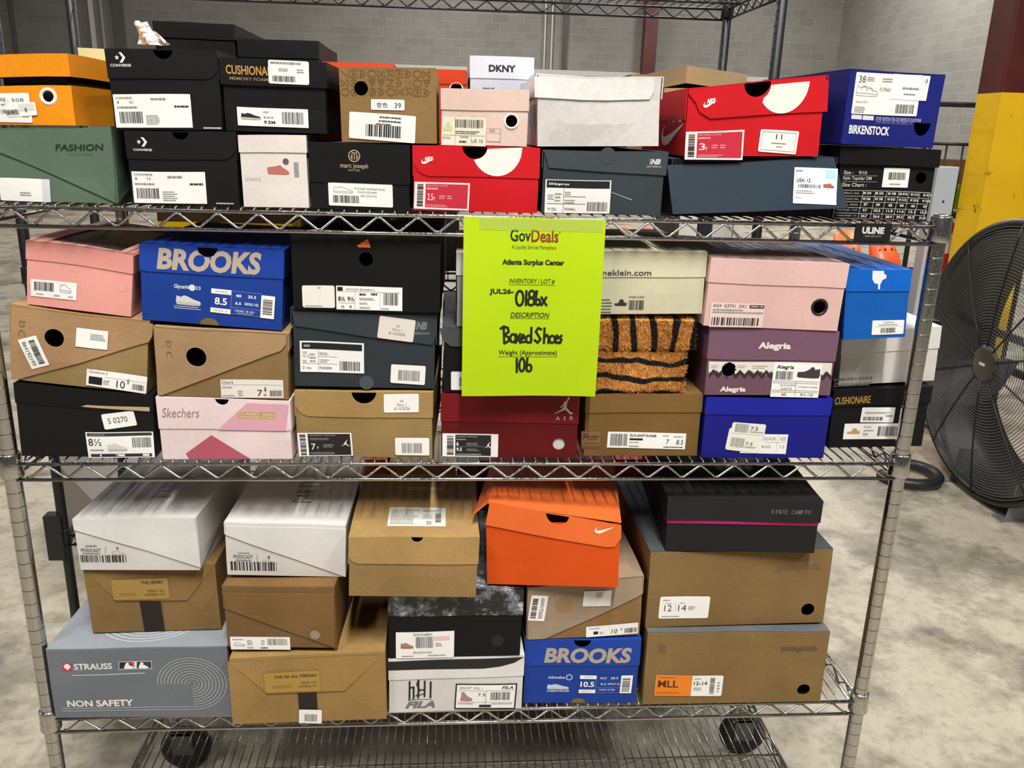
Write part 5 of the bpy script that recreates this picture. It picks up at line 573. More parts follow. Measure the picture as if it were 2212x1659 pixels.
def add_sticker_content(sh, items, w, h, off):
    for it in items:
        k = it[0]
        if k in ('t', 'tv'):
            x0, y0, x1, y1 = it[2:6]; st = it[7] if len(it) > 7 else ''
            sh.text(it[1], ((x0+x1)/2-.5)*w, (.5-(y0+y1)/2)*h, (x1-x0)*w, (y1-y0)*h, mat(it[6], 'ink'), off+.006, .022 if st == 'b' else 0.0, it[8] if len(it) > 8 else 0, k == 'tv')
            continue
        if k in ('g',): x0, y0, x1, y1 = it[2:6]
        else: x0, y0, x1, y1 = it[1:5]
        X0, X1, Y0, Y1 = (x0-.5)*w, (x1-.5)*w, (.5-y1)*h, (.5-y0)*h
        if k == 'r': sh.rect(X0, Y0, X1, Y1, mat(it[5], 'ink'), off)
        elif k == 'l':
            t = max(min(w, h)*.012, .008)
            if X1-X0 < Y1-Y0: X1 = X0+t
            else: Y1 = Y0+t
            sh.rect(X0, Y0, X1, Y1, mat(it[5], 'ink'), off+.003)
        elif k in ('box', 'box2'):
            sh.stroke([(X0, Y0), (X1, Y0), (X1, Y1), (X0, Y1)], .02 if k == 'box' else .1, mat(it[5], 'ink'), off+.002, True)
        elif k == 'bc': sh.bars(X0, Y0, X1, Y1, mat(it[5] if len(it) > 5 else '#33312f', 'ink'), off+.006)
        elif k == 'bch': sh.bars(X0, Y0, X1, Y1, mat(it[5] if len(it) > 5 else '#33312f', 'ink'), off+.004, False)
        elif k == 'm': sh.micro(X0, Y0, X1, Y1, it[5], mat(it[6], 'ink'), off+.006)
        elif k == 'g': sh.glyph(it[1], (X0+X1)/2, (Y0+Y1)/2, X1-X0, Y1-Y0, mat(it[6], 'ink'), off+.003)
        elif k in ('shoeo', 'slide2'): sh.glyph(k, (X0+X1)/2, (Y0+Y1)/2, X1-X0, Y1-Y0, mat(it[5], 'ink'), off+.003)
T = .06
def shoe_box(o, group):
    X, Y, Z, w, h, yaw, roll, dh = o['f']; d = o['d']; ov = o['ov']; rnd = random.Random(o['n'])
    k = o.get('k', 'cap'); kind = o['kind']
    Rm = (Matrix.Rotation(R(yaw), 3, 'Z') @ Matrix.Rotation(R(-roll), 3, 'Y'))
    base = Vector((X, Y, Z)) + Rm @ Vector((w/2, d/2, 0))
    e = empty('shoe_box', o['label'], 'shoe box', base, (0, R(-roll), R(yaw)), group)
    A = .028*o.get('warp', 1.0); ph = [rnd.uniform(0, 6.28) for _ in range(9)]
    def xf(p):
        x, y, z = p
        zz = z*(h-dh/2+dh*max(0, min(1, x/w)))/h; g = max(0, min(1, z/(h*.35)))
        dy = A*g*(math.sin(x*.7+ph[0])+.6*math.sin(z*1.1+x*.4+ph[1])); dz = A*g*.7*(math.sin(x*.8+ph[2])+math.sin(y*.6+ph[3])*.7); dx = A*g*(math.sin(y*.55+ph[4])+.6*math.sin(z*.9+ph[5]))*.7
        return Vector((x+dx-w/2, y+dy-d/2, zz+dz))*IN
    cm = 'camo' if o['lid'] == 'camo' else kind
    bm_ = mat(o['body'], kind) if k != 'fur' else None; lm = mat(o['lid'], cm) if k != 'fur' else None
    cuts = [(0, 1.6), (1, 2.4), (2, 1.6)]
    its = o['items']
    circ = lambda c, r, n=26: [(c[0]+r*math.cos(2*math.pi*i/n), c[1]+r*math.sin(2*math.pi*i/n)) for i in range(n)]
    holes = {'body': [circ(i[2], i[3]) for i in its if i[0] == 'h' and i[1] == 'body'], 'lid': [circ(i[2], i[3]) for i in its if i[0] == 'h' and i[1] == 'lid']}
    for i in its:
        if i[0] == 'slot': c, rx, ry = i[2:5]; holes['body'].append([(c[0]+rx*math.cos(R(180+180*q/14)), c[1]+ry*.45+ry*math.sin(R(180+180*q/14))) for q in range(15)])
        if i[0] == 'plug': holes['body'].append(circ(i[2], i[3]))
    if k == 'fur': return fur_box(o, e, w, h, d, xf, rnd)
    body = MB(); lid = MB()
    notch = o.get('notch')
    def topnotch(x0, x1, ztop, grow=1.0):
        if not notch: return [(x1, ztop), (x0, ztop)]
        c, r = notch; r *= grow
        return [(x1, ztop)]+[(c+r*math.cos(R(-180*i/12)), ztop+r*math.sin(R(-180*i/12))) for i in range(13)]+[(x0, ztop)]
    # body: a real open carton of five walls
    hb = h-T-.01
    if o.get('lidgap'): hb = h*o.get('openh', .56)
    lh = o.get('lh', h*.3)
    pl = lambda u, v, t: (u, t, v)
    fr = [(0, 0), (w, 0)]+topnotch(0, w, hb, 1.04)
    body.prism(fr, holes['body'], pl, T, bm_, cuts)
    body.prism([(0, 0), (w, 0), (w, hb), (0, hb)], [], lambda u, v, t: (u, d-t, v), T, bm_, cuts)
    for x, s in ((0, 1), (w, -1)):
        body.prism([(T, 0), (d-T, 0), (d-T, hb), (T, hb)], [], lambda u, v, t, x=x, s=s: (x+s*t, u, v), T, bm_, cuts)
    body.box(T, w-T, T, d-T, 0, T, bm_)
    # lid
    lpoly = o.get('lidpoly'); top = h
    if k in ('cap',) and not lpoly:
        rl, rr = o.get('rl', .03), o.get('rr', .03); x0, x1, z0 = -ov, w+ov, h-lh
        pts = [(x0+rl-rl*math.sin(R(90-90*i/6)), z0+rl-rl*math.cos(R(90-90*i/6))) for i in range(7)]
        pts += [(x1-rr+rr*math.sin(R(90*i/6)), z0+rr-rr*math.cos(R(90*i/6))) for i in range(7)]
        tn = topnotch(x0, x1, h)
        lid.prism(pts+tn, holes['lid'], lambda u, v, t: (u, -ov+t, v), max(T, ov), lm, cuts)
        sl = sr = lh
    elif lpoly:
        po = [tuple(p) for p in lpoly]
        if o.get('lidtilt'): pf = lambda u, v, t: (u, -.08-.85*(1-v/h)+t, v)
        else: pf = lambda u, v, t: (u, -T-.02+t, v)
        ytop = lambda u: po[0][1]+(po[1][1]-po[0][1])*(u-po[0][0])/(po[1][0]-po[0][0])
        po0 = po
        if notch: po = [po[0]]+[(notch[0]+notch[1]*math.cos(R(180+15*i)), ytop(notch[0]+notch[1]*math.cos(R(180+15*i)))+notch[1]*math.sin(R(180+15*i))) for i in range(13)]+po[1:]
        n2 = o.get('notch2'); hl = list(holes['lid'])
        if n2:
            c = (n2[0], n2[1]); hl.append([(c[0]+n2[2]*math.cos(R(180+180*q/12))*1.0, c[1]-.0+n2[2]*math.sin(R(180+180*q/12))-.12*math.cos(R(180+180*q/12))*n2[2]) for q in range(13)])
        lid.prism(po, hl, pf, T, lm, cuts)
        po = po0
        l_ = [p[1] for p in po if p[0] < .2*w] or [h*.7]; r_ = [p[1] for p in po if p[0] > .8*w] or [h*.7]
        sl, sr = max(.3, h-max(0, min(l_))), max(.3, h-max(0, min(r_)))
        if o.get('lidtilt'): sl = sr = .4
    elif k == 'fold':
        Q = o['fold']; c0, c1 = o['foldc']; TL, TR, BR, BL = [tuple(p) for p in Q]
        def face(pts, offs, m, mb): mb.add([(p[0], -q, p[1]) for p, q in zip(pts, offs)], [list(range(len(pts)))], m)
        face([TL, TR, c1, c0], [.03, .03, .17, .17], lm, lid); face([TL, c0, BL], [.02, .1, .02], bm_, body)
        face([TR, BR, c1], [.02, .02, .1], bm_, body); face([BL, BR, c1, c0], [.02, .02, .1, .1], bm_, body)
        sl = sr = .02
    else: sl = sr = .05
    if o.get('skewlid'):
        a = [(.2, -.08, h+1.28), (w+.08, -.08, h+.06), (w+.05, d, h+.05), (.1, d, h+.75)]
        lid.add(a+[(p[0], p[1], p[2]-T) for p in a], [(0, 1, 2, 3), (7, 6, 5, 4), (0, 4, 5, 1), (1, 5, 6, 2), (2, 6, 7, 3), (3, 7, 4, 0)], lm)
        f = [(.2, -.08, h+1.28), (.1, d, h+.75), (-.62, d-.2, h-.1), (-.85, -.1, h+.35)]
        lid.add(f+[(p[0]-.04, p[1], p[2]-.04) for p in f], [(0, 1, 2, 3), (7, 6, 5, 4), (2, 6, 7, 3), (0, 3, 7, 4)], lm)
    else:
        ins = o.get('window'); yf = -ov if k == 'cap' else 0
        hl = [[(1.0, .9), (w-1.0, .9), (w-1.0, d-.9), (1.0, d-.9)]] if ins else []
        yb = d+ov if k == 'cap' else d
        yy0 = .5 if o.get('lidtilt') else yf+T
        xo = ov
        ct = notch
        tp = [(-xo, yy0), (w+xo, yy0), (w+xo, yb), (-xo, yb)]
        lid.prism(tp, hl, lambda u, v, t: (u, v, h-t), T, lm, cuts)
        lid.prism([(-xo, h-lh if k == 'cap' else h-.5), (w+xo, h-lh if k == 'cap' else h-.5), (w+xo, h), (-xo, h)], [], lambda u, v, t: (u, yb-t, v), T*.9, lm, cuts)
        for x, s, q in ((-xo, 1, sl), (w+xo, -1, sr)):
            if q > .03:
                if lpoly and not o.get('lidtilt'): x -= s*(T+.01)
                lid.prism([(yf, h-q), (d, h-q if k == 'cap' else h-min(q, .8)), (d, h), (yf, h)], [], lambda u, v, t, x=x, s=s: (x+s*t, u, v), max(T, xo) if k == 'cap' else T, lm, cuts)
    if gap_block_needed(o):
        im = MB(); im.box(.35, w-.35, .4, d-.4, T, h-T-.02, mat('#1c1a19', 'card')); im.build('gap_shade_block', e, xf)  # added dark block under the lifted lid, painting the shade in the gap
    SK = {p: [(i[2][0], i[2][1], i[3]*1.02) for i in its if i[0] == 'h' and i[1] == p] for p in ('body', 'lid')}
    if notch: SK['lid'].append((notch[0], (ytop(notch[0]) if lpoly else h), notch[1]*1.02))
    S = {'body': Sheet(body, lambda u, v, q: (u, -q, v), rnd, SK['body']), 'lid': Sheet(lid, (lambda u, v, q: (u, -ov-q, v)) if k == 'cap' and not lpoly else ((lambda u, v, q: (u, -.09-.85*(1-v/h)-q, v)) if o.get('lidtilt') else (lambda u, v, q: (u, -T-.02-q, v)) if lpoly else (lambda u, v, q: (u, -.16-q, v))), rnd, SK['lid'])}
    if k == 'fold': S['body'].pl = lambda u, v, q: (u, -(.06+.16*max(0, min(1, v/2.4)))-q, v)
    ns = 0; zz = .012; later = []
    for it in its:
        t = it[0]
        if t in ('h', 'slot'): continue
        sh = S[it[1]] if it[1] in S else None
        zz += .0012
        if t == 't':
            cx, cy, tw, th = it[3]; op = it[5]; sh.text(it[2], cx, cy, tw, th, mat(it[4], 'ink'), zz+.004, op.get('b', .012), op.get('sh', 0))
        elif t == 'p': sh.poly([tuple(p) for p in it[3]], mat(it[2], 'ink'), zz)
        elif t == 'd': sh.disc(it[3][0], it[3][1], it[4], it[5], mat(it[2], 'ink'), zz)
        elif t == 'bc': cx, cy, tw, th = it[2]; sh.bars(cx-tw/2, cy-th/2, cx+tw/2, cy+th/2, mat(it[3], 'ink'), zz)
        elif t == 'm': cx, cy, tw, th = it[2]; sh.micro(cx-tw/2, cy-th/2, cx+tw/2, cy+th/2, it[3], mat(it[4], 'ink'), zz)
        elif t == 'g': cx, cy, tw, th = it[3]; sh.glyph(it[2], cx, cy, tw, th, mat(it[4], 'ink'), zz+.002)
        elif t == 'semi':
            c, r = it[3], it[4]; yt = ytop if lpoly else (lambda u: h); pts = [(c[0]+r*math.cos(R(180+180*i/20)), c[1]+1.08*r*math.sin(R(180+180*i/20))) for i in range(21)]
            if notch:
                nc, nr = notch; keep = []
                pts2 = [p for p in pts if (p[0]-nc)**2+(p[1]-yt(nc))**2 > (nr*1.02)**2 and p[1] <= yt(p[0])]
                lim = [(nc+nr*1.02*math.cos(R(-a)), yt(nc)+nr*1.02*math.sin(R(-a))) for a in range(0, 181, 12)]
                lim = [p for p in lim if (p[0]-c[0])**2+((p[1]-c[1])/1.08)**2 < r*r and p[1] <= yt(p[0])-.005]
                pts = pts2+[(pts2[-1][0], yt(pts2[-1][0])-.005)]+lim
            sh.poly([(p[0], min(p[1], yt(p[0])-.004)) for p in pts], mat(it[2], 'ink'), zz)
        elif t == 'ring':
            rb = MB(); c, ro, ri = it[2], it[3], it[4]; n = 28
            f = lambda r, q: [(c[0]+r*math.cos(2*math.pi*i/n), -q, c[1]+r*math.sin(2*math.pi*i/n)) for i in range(n)]
            V = f(ro, .005)+f((ro*.6+ri*.4), .06)+f(ri, .03)+f(ri, -T); F = []
            for j in range(3):
                for i in range(n): F.append((j*n+i, j*n+(i+1) % n, (j+1)*n+(i+1) % n, (j+1)*n+i))
            rb.add(V, F, mat(it[5], 'plastic'), smooth=True); rb.build('eyelet', e, xf)
        elif t == 'plug':
            rb = MB(); rb.prism(circ(it[2], it[3]*1.02), [], lambda u, v, q: (u, .09+q, v), .05, mat(it[4], 'paper')); rb.build('tissue_wad', e, xf)
        elif t == 'bump':
            c, r = it[2], it[3]; sh.poly([(c[0]+r, .01), (c[0]-r, .01)]+[(c[0]+r*math.cos(R(180-180*i/14)), .01+r*.75*math.sin(R(180-180*i/14))) for i in range(1, 14)], mat('#6e5a35', 'ink'), zz)
        elif t == 'arcs':
            c, rx, ry, n = it[2], it[3], it[4], it[5]; m = mat(it[6], 'ink'); lw = .035
            for j in range(1, n+1):
                a, b = rx*j/n, ry*j/n*1.02
                sh.stroke([(c[0]+a*math.cos(R(180-270*i/40)), c[1]+b*math.sin(R(180-270*i/40))) for i in range(41)], lw, m, zz)
            for j in (n-1, n): sh.stroke([(c[0], c[1]-ry*j/n*1.02), (.5, c[1]-ry*j/n*1.02)], lw, m, zz)
        elif t == 'side':
            st = Sheet(lid if it[1] == 'lid' else body, lambda u, v, q: (-q-(T+.03 if it[1] == 'lid' else 0), -u, v), rnd)
            cx, cy, tw, th = it[3]
            if it[2] == 'swoosh': st.glyph('swoosh', -cx, cy, tw, th, mat(it[4], 'ink'), .03)
            else: st.text(it[2], -cx, cy, tw, th, mat(it[4], 'ink'), .03, .03, .1)
        elif t == 'toparcs':
            m = mat('#d9d9d8', 'ink'); st = Sheet(lid, lambda u, v, q: (u, v, h+q), rnd)
            for j in range(5): st.stroke([(6.0+(4.3-.32*j)*math.cos(R(360*i/48)), 5.6+(4.9-.34*j)*math.sin(R(360*i/48))) for i in range(48)], .05, m, .012, True)
        elif t == 's':
            cx, cy, tw, th, ang = it[2]; ca, sa = math.cos(R(ang)), math.sin(R(ang)); pb = MB(); q0 = .034+.016*ns; ns += 1
            pf = S[it[1]].pl
            place = lambda u, v, q, cx=cx, cy=cy, ca=ca, sa=sa, pf=pf, q0=q0: pf(cx+u*ca-v*sa, cy+u*sa+v*ca, q0+q)
            ou = roundrect(tw, th, it[4]); pm = mat(it[3], 'paper')
            pb.prism(ou, [], lambda u, v, q: place(u, v, -q), .006, pm, [(0, .6), (2, .6)])
            if it[5]: add_sticker_content(Sheet(pb, place, rnd), it[5], tw, th, .009)
            pb.build('label', e, xf)
    if o.get('party'):
        st = Sheet(lid, lambda u, v, q: (u, v, h+q), rnd)
        st2 = Sheet(lid, lambda u, v, q: (w*.5+v*.0+.0-(v), u, h+q), rnd)
        st3 = Sheet(lid, lambda u, v, q: (w*.56-v, 3.2+u, h+q), rnd)
        st3.glyph('party', 2.1, 0, 4.2, 1.25, mat('#55534f', 'ink'), .014)
    if o.get('topstick'):
        pb = MB(); place = lambda u, v, q: (w*.5+.1+u, 3.0+v, h+.012+q)
        pb.prism(roundrect(3.9, 2.9, .02), [], lambda u, v, q: place(u, v, -q), .006, mat('#d9d6cf', 'paper'), [(0, 1), (1, 1)])
        add_sticker_content(Sheet(pb, place, rnd), [('m', .04, .06, .55, .9, 12, '#8f8c86'), ('bch', .82, .3, .92, .8), ('m', .6, .08, .96, .24, 3, '#8f8c86'), ('m', .66, .7, .76, .92, 3, '#55534f'), ('m', .6, .35, .78, .6, 4, '#9a9791')], 3.9, 2.9, .004); pb.build('label', e, xf)
        pb = MB(); pb.prism(roundrect(2.8, .7, .02), [], lambda u, v, q: (w*.55+u, 7.6+v, h+.016-q), .004, mat('#a9947a', 'paper'), [(0, 1)]); pb.build('tape', e, xf)
    if o.get('strip'):
        a, b = o['strip']; sb = MB(); zc = (o['foldc'][0][1]+o['foldc'][1][1])/2; y0 = -.04; y1 = -.2
        sb.add([(a, y0, .02), (b, y0, .02), (b, y1, zc), (a, y1, zc)], [(0, 1, 2, 3)], mat('#2a241f', 'card')); sb.build('closing_strip', e, xf)
    if o.get('magenta'):
        mb = MB(); z1 = h-lh; mb.box(-.03, w+.03, -.03, d+.03, z1-.26, z1+.05, mat('#b01f6c', 'card')); mb.build('inner_band', e, xf)
    if o.get('window'):
        fb = MB(); fb.prism([(.9, .8), (w-.9, .8), (w-.9, d-.8), (.9, d-.8)], [], lambda u, v, t: (u, v, h-T-.01-t), .01, mat('#8f7a70', 'film'), [(0, 1), (1, 1)]); fb.build('window', e, xf)
        fb = MB()
        for i in range(7): fb.sphere((1.9+rnd.random()*(w-3.8), 2.6+rnd.random()*(d-5.2), h-1.2), (1.5, 2.2, .8), mat('#8d8078', 'paper'), 10, 6)
        fb.build('tissue_wad', e, xf)
    body.build('body', e, xf); lid.build('lid', e, xf)
    return e
def gap_block_needed(o): return bool(o.get('lidgap'))
def fur_mat():
    n = NT('tiger_plush'); tc = n.n('ShaderNodeTexCoord'); sp = n.n('ShaderNodeSeparateXYZ'); n.l(tc.outputs['Object'], sp.inputs[0])
    def stripes(vec, sc_, dist, off):
        mp = n.n('ShaderNodeMapping'); n.l(vec, mp.inputs[0]); mp.inputs['Location'].default_value = off
        wv = n.n('ShaderNodeTexWave'); n.l(mp.outputs[0], wv.inputs[0]); wv.inputs['Scale'].default_value = sc_; wv.inputs['Distortion'].default_value = dist; wv.inputs['Detail'].default_value = 2; wv.inputs['Detail Scale'].default_value = 1.2
        return wv
    a = stripes(tc.outputs['Object'], 9.4, 3.0, (0, 0, 0)); a.bands_direction = 'X'
    b = stripes(tc.outputs['Object'], 11.0, 4.0, (.0, 0, .003)); b.bands_direction = 'Z'
    gt = n.n('ShaderNodeMath', operation='GREATER_THAN'); n.l(sp.outputs[2], gt.inputs[0]); gt.inputs[1].default_value = 2.8*IN
    f = n.mix(gt.outputs[0], b.outputs['Color'], a.outputs['Color'])
    nz = n.noise(n.coord(), 22, 4); org = n.ramp(nz, [(.3, '#b67a34'), (.7, '#dba356')])
    msk = n.ramp(f, [(.16, (1, 1, 1, 1)), (.28, (0, 0, 0, 1))])
    n.l(n.mix(msk, org, lin('#17120e')), n.b.inputs['Base Color']); n.set(Roughness=.85)
    return n.m
def fur_box(o, e, w, h, d, xf, rnd):
    m = fur_mat(); lh = o['lh']
    for nm, x0, x1, y0, z0, z1 in (('body', .15, w-.45, .12, 0, h-lh+.1), ('lid', -.05, w, 0, h-lh, h-.15)):
        b = MB(); bm = bmesh.new(); bmesh.ops.create_cube(bm, size=1)
        for v in bm.verts: v.co = Vector((x0+(x1-x0)*(v.co.x+.5), y0+(d-y0)*(v.co.y+.5), z0+(z1-z0)*(v.co.z+.5)))
        bmesh.ops.bevel(bm, geom=bm.edges[:], offset=.3, segments=3, affect='EDGES', profile=.5)
        bm.verts.index_update(); b.add([v.co.copy() for v in bm.verts], [[v.index for v in f.verts] for f in bm.faces], m, [(0, .8), (2, .8)]); bm.free()
        # plush pile: short leaning tufts over the front, right side and top
        def tuft(p, nrm):
            L = rnd.uniform(.1, .24); lean = Vector((rnd.uniform(-.6, .6), rnd.uniform(-.3, .3), rnd.uniform(-.9, .3)))*.6
            a = Vector(p); t = Vector(nrm).orthogonal().normalized()*.035; t.rotate(Matrix.Rotation(rnd.uniform(0, 3.1), 3, Vector(nrm)))
            q = a+(Vector(nrm)+lean).normalized()*L
            b.add([a-t, a+t, q], [(0, 1, 2)], m)
        for _ in range(5200): tuft((rnd.uniform(x0, x1), y0+.02, rnd.uniform(z0+.05, z1)), (0, -1, 0))
        for _ in range(1500): tuft((x1-.02, rnd.uniform(y0, d), rnd.uniform(z0+.05, z1)), (1, 0, 0))
        for _ in range(1200): tuft((rnd.uniform(x0, x1), rnd.uniform(y0, y0+3), z1-.02), (0, 0, 1))
        b.build(nm, e, xf, False)
    return e
for o in BOXES:
    z = o['f'][2]
    shoe_box(o, 'shoe boxes on the top shelf' if z > 0 else 'shoe boxes on the middle shelf' if z > -16 else 'shoe boxes on the lowest loaded shelf')
# ------------------------------------------------------------------ boxes of the second row, mostly hidden
def plain_box(label, x0, x1, y0, d, z0, z1, body, lid=None, lh=1.2, kind='card', items=(), group=None, **k):
    o = dict(n=label, label=label, body=body, lid=lid or body, kind=kind, lh=lh, items=list(items), f=[x0, y0, z0, x1-x0, z1-z0, 0, 0, 0], d=d, ov=.05); o.update(k)
    return shoe_box(o, group)
G1, G3 = 'shoe boxes in the back row of the top shelf', 'shoe boxes in the back row of the lowest loaded shelf'
zs1, zs3 = 2.23, -32.87
plain_box('tall cream box behind the upper black box with chevron emblem', 1.6, 6.7, 13.6, 10, zs1, 11.75, '#cfc694', group=G1)
plain_box('black box with its lid propped open over white tissue, in the back row', 6.9, 12.4, 13.5, 10, zs1, 13.65, '#101010', lh=1.05, group=G1, lidgap=1, openh=.9)
plain_box('black box with closed lid in the back row beside the propped-open one', 12.6, 18.2, 13.5, 10, zs1, 12.72, '#131314', group=G1)
plain_box('orange red box behind the tan patterned box', 18.5, 23.5, 13.5, 10, zs1, 11.4, '#d0502e', group=G1)
plain_box('orange red box with white ringed hole behind the small pale pink box', 23.9, 28.8, 13.5, 10, zs1, 11.12, '#c9401a', lh=1.0, group=G1,
          items=[('h', 'body', (4.2, 7.55), .42), ('ring', 'body', (4.2, 7.55), .52, .42, '#d9d5d0')])
plain_box('pale blue white box with black letters on lid, behind the small pale pink box', 29.08, 33.64, 13.02, 10.5, zs1, 12.12, '#c3c6d0', '#ccd0da', lh=1.52, group=G1,
          items=[('t', 'lid', 'DKNY', (2.28, 9.08), (0, 0), {}) if False else ('t', 'lid', 'DKNY', (2.3, 9.06, 1.95, .47), '#17171a', {'b': .04}), ('t', 'body', 'DKNY', (1.35, 7.62, .85, .22), '#26262c', {'b': .03}), ('d', 'body', '#1b1b20', (3.65, 7.35), .28, 0)])
plain_box('dark slate box with pale side and navy base behind the crumpled white box', 33.75, 41.0, 13.6, 10, zs1, 9.2, '#c3c0be', '#30343a', lh=1.4, group=G1,
          items=[('p', 'body', '#1d2440', [(0, 0), (7.25, 0), (7.25, 4.3), (0, 4.3)])])
plain_box('brown kraft box corner showing behind the crumpled white box', 41.15, 42.3, 14.5, 9, zs1, 11.3, '#9a7c55', kind='kraft', group=G1)
o = plain_box('tan kraft box with crooked lid behind the tilted red box', 43.6, 49.6, 13.75, 10, zs1, 10.4, '#94805c', '#a5916b', kind='kraft', lh=.9, group=G1, warp=2)
tl = MB(); kr = mat('#a5916b', 'kraft'); p0 = Vector((45.2, 13.75, 12.05)); d1 = Vector((5.3, 1.9, -.35)); d2 = Vector((-2.6, 4.6, -.55)); dn = Vector((.05, 0, -1.25))
c_ = Vector(((43.6+49.6)/2, 13.5+5, zs1)); V = [p0-c_, p0+d1-c_, p0+d1+d2-c_, p0+d2-c_]; V += [v+dn for v in V]
tl.add(V, [(0, 1, 2, 3), (0, 4, 5, 1), (1, 5, 6, 2), (2, 6, 7, 3), (3, 7, 4, 0)], kr); tl.build('lid_flap', o)
tp = MB(); rnd = random.Random(7); white = mat('#e9e7e3', 'paper'); V = []; F = []; nu, nv = 12, 9
top_ = [1.45, 1.5, 1.38, 1.48, 1.44, 1.0, .85, .8, .7, .42, .2, .12, .05]
for iu in range(nu+1):
    for iv in range(nv+1):
        x = 2.2*iu/nu; z = top_[iu]*iv/nv
        V.append((x+rnd.uniform(-.07, .07), .35*math.sin(x*5+z*3)+rnd.uniform(-.16, .16), z+rnd.uniform(-.05, .05)))
for iu in range(nu):
    for iv in range(nv):
        a = iu*(nv+1)+iv; F.append((a, a+nv+1, a+nv+2, a+1))
tp.add(V, F, white)
at(tp, 'tissue_paper', 'crumpled white tissue paper spilling out of the propped-open black box', 'tissue paper', (6.0, 12.7, 12.05))
plain_box('salmon box behind the tan boxes, seen through the middle shelf wires', 16.0, 22.6, 13.6, 9, zs3, -19.3, '#d5654c', group=G3)
plain_box('beige box between the salmon and dark red ones, seen through the middle shelf wires', 22.9, 28.3, 13.6, 9, zs3, -19.5, '#b9a888', group=G3)
plain_box('narrow grey box left of the dark red one, seen through the middle shelf wires', 28.5, 30.2, 13.6, 9, zs3, -19.6, '#7a7f86', group=G3)
plain_box('wide dark red box behind the vivid orange box', 30.4, 41.7, 13.6, 9, zs3, -19.4, '#6a1512', group=G3)  # added box; its dark red paints the shaded far part of the orange lid
plain_box('pink box right of the wide dark red one, behind the black magenta-lined box', 41.9, 44.4, 13.6, 9, zs3, -19.3, '#cf5560', group=G3)
plain_box('black box in the back row behind the black magenta-lined box', 44.7, 53.0, 13.8, 9, zs3, -19.3, '#111111', group=G3)

# ------------------------------------------------------------------ lime sign taped to the front of the shelf
sign = empty('paper_sign', 'lime green printed paper sign taped to the top shelf edge', 'sign', (32.75, -1.05, -9.1))
SW, SH = 8.5, 11.15
lime = mat('#b0cf05', 'paper'); ink = mat('#1f2410', 'ink')
def sx(p):
    x, y, z = p; t = z/SH
    return Vector((x*(1-.0*t), y-.25*math.sin(t*2.6)+.1*math.sin(x*.6+1)*(1-t), z))*IN
pb = MB(); pb.prism([(-SW/2, 0), (SW/2, 0), (SW/2, SH), (-SW/2, SH)], [], lambda u, v, t: (u, t, v), .008, lime, [(0, .7), (2, .7)])
sg = Sheet(pb, lambda u, v, q: (u, -q, v), random.Random(3))
def so(px, py): # sheet coordinates from the printed layout (0..302 across, 0..390 down)
    return (px/302-.5)*SW, (1-py/390)*SH
def st_(txt, x0, y0, x1, y1, m, bold=.01, shear=0):
    a = so(x0, y0); b = so(x1, y1); sg.text(txt, (a[0]+b[0])/2, (a[1]+b[1])/2, b[0]-a[0], a[1]-b[1], m, .012, bold, shear)
st_('Gov', 99, 23, 143, 49, mat('#14301c', 'ink'), .02); st_('Deals', 144, 23, 202, 50, mat('#8a2f12', 'ink'), .02); st_('®', 203, 27, 206, 31, ink)
st_('A Liquidity Services Marketplace', 103, 56, 198, 67, mat('#4f5a1c', 'ink'), 0)
st_('Atlanta Surplus Center', 83, 86, 217, 101, ink, .045)
st_('INVENTORY / LOT #', 99, 127, 198, 138, mat('#2e3a12', 'ink'), .01, .22)
st_('JUL26-', 57, 149, 110, 163, ink, .04)
st_('DESCRIPTION', 104, 200, 189, 211, ink, .012, .22)
st_('Weight (Approximate)', 80, 284, 210, 298, ink, .012)
for (x0, x1, y) in ((99, 198, 140), (104, 189, 213), (80, 210, 299)):
    a = so(x0, y); b = so(x1, y); sg.stroke([a, b], .022, ink, .012)
def marker(strokes, wd=.15):
    for s in strokes: sg.stroke([so(*p) for p in s], wd, mat('#16170e', 'ink'), .013)
def ell(cx, cy, rx, ry, a=0, b=360, n=14): return [(cx+rx*math.cos(R(a+(b-a)*i/n)), cy+ry*math.sin(R(a+(b-a)*i/n))) for i in range(n+1)]
marker([ell(123, 169, 8, 16), [(137, 153), (137, 184)], ell(149, 160, 6, 7.5, 90, 400), ell(148, 176, 7, 8), [(152, 166), (159, 153)], [(160, 153), (158, 170), (157, 182)], ell(163, 177, 5, 6), [(170, 166), (182, 184)], [(181, 166), (171, 184)]])
marker([[(83, 236), (90, 231), (99, 234), (101, 243), (92, 250)], [(90, 234), (92, 268)], [(92, 250), (103, 256), (101, 264), (92, 269)], ell(111, 257, 6, 9), [(117, 248), (128, 268)], [(127, 247), (117, 268)], [(129, 259), (138, 256), (133, 249), (128, 258), (131, 266), (139, 265)], ell(146, 259, 6, 8), [(151, 233), (151, 267)]])
marker([[(173, 237), (166, 234), (161, 242), (167, 251), (172, 259), (166, 267), (159, 261)], [(180, 234), (180, 268)], [(180, 256), (186, 249), (190, 255), (190, 268)], ell(198, 259, 6, 8), [(205, 259), (212, 256), (208, 250), (204, 259), (207, 267), (214, 265)], [(219, 250), (214, 254), (219, 260), (216, 267), (212, 267)]])
marker([[(121, 303), (122, 335)], ell(133, 318, 6, 15), [(145, 302), (143, 320), (144, 331)], ell(149, 325, 5.5, 8)])
pb.build('sheet', sign, sx)
tb = MB(); film = mat('#c9d86a', 'film')
for (x0, x1, z) in ((-3.3, 4.1, SH-.75),):
    tb.prism([(x0, z), (x1, z), (x1, z+.7), (x0, z+.7)], [], lambda u, v, t: (u, -.02+t, v), .004, film, [(0, .7)])
tb.build('tape', sign, sx)

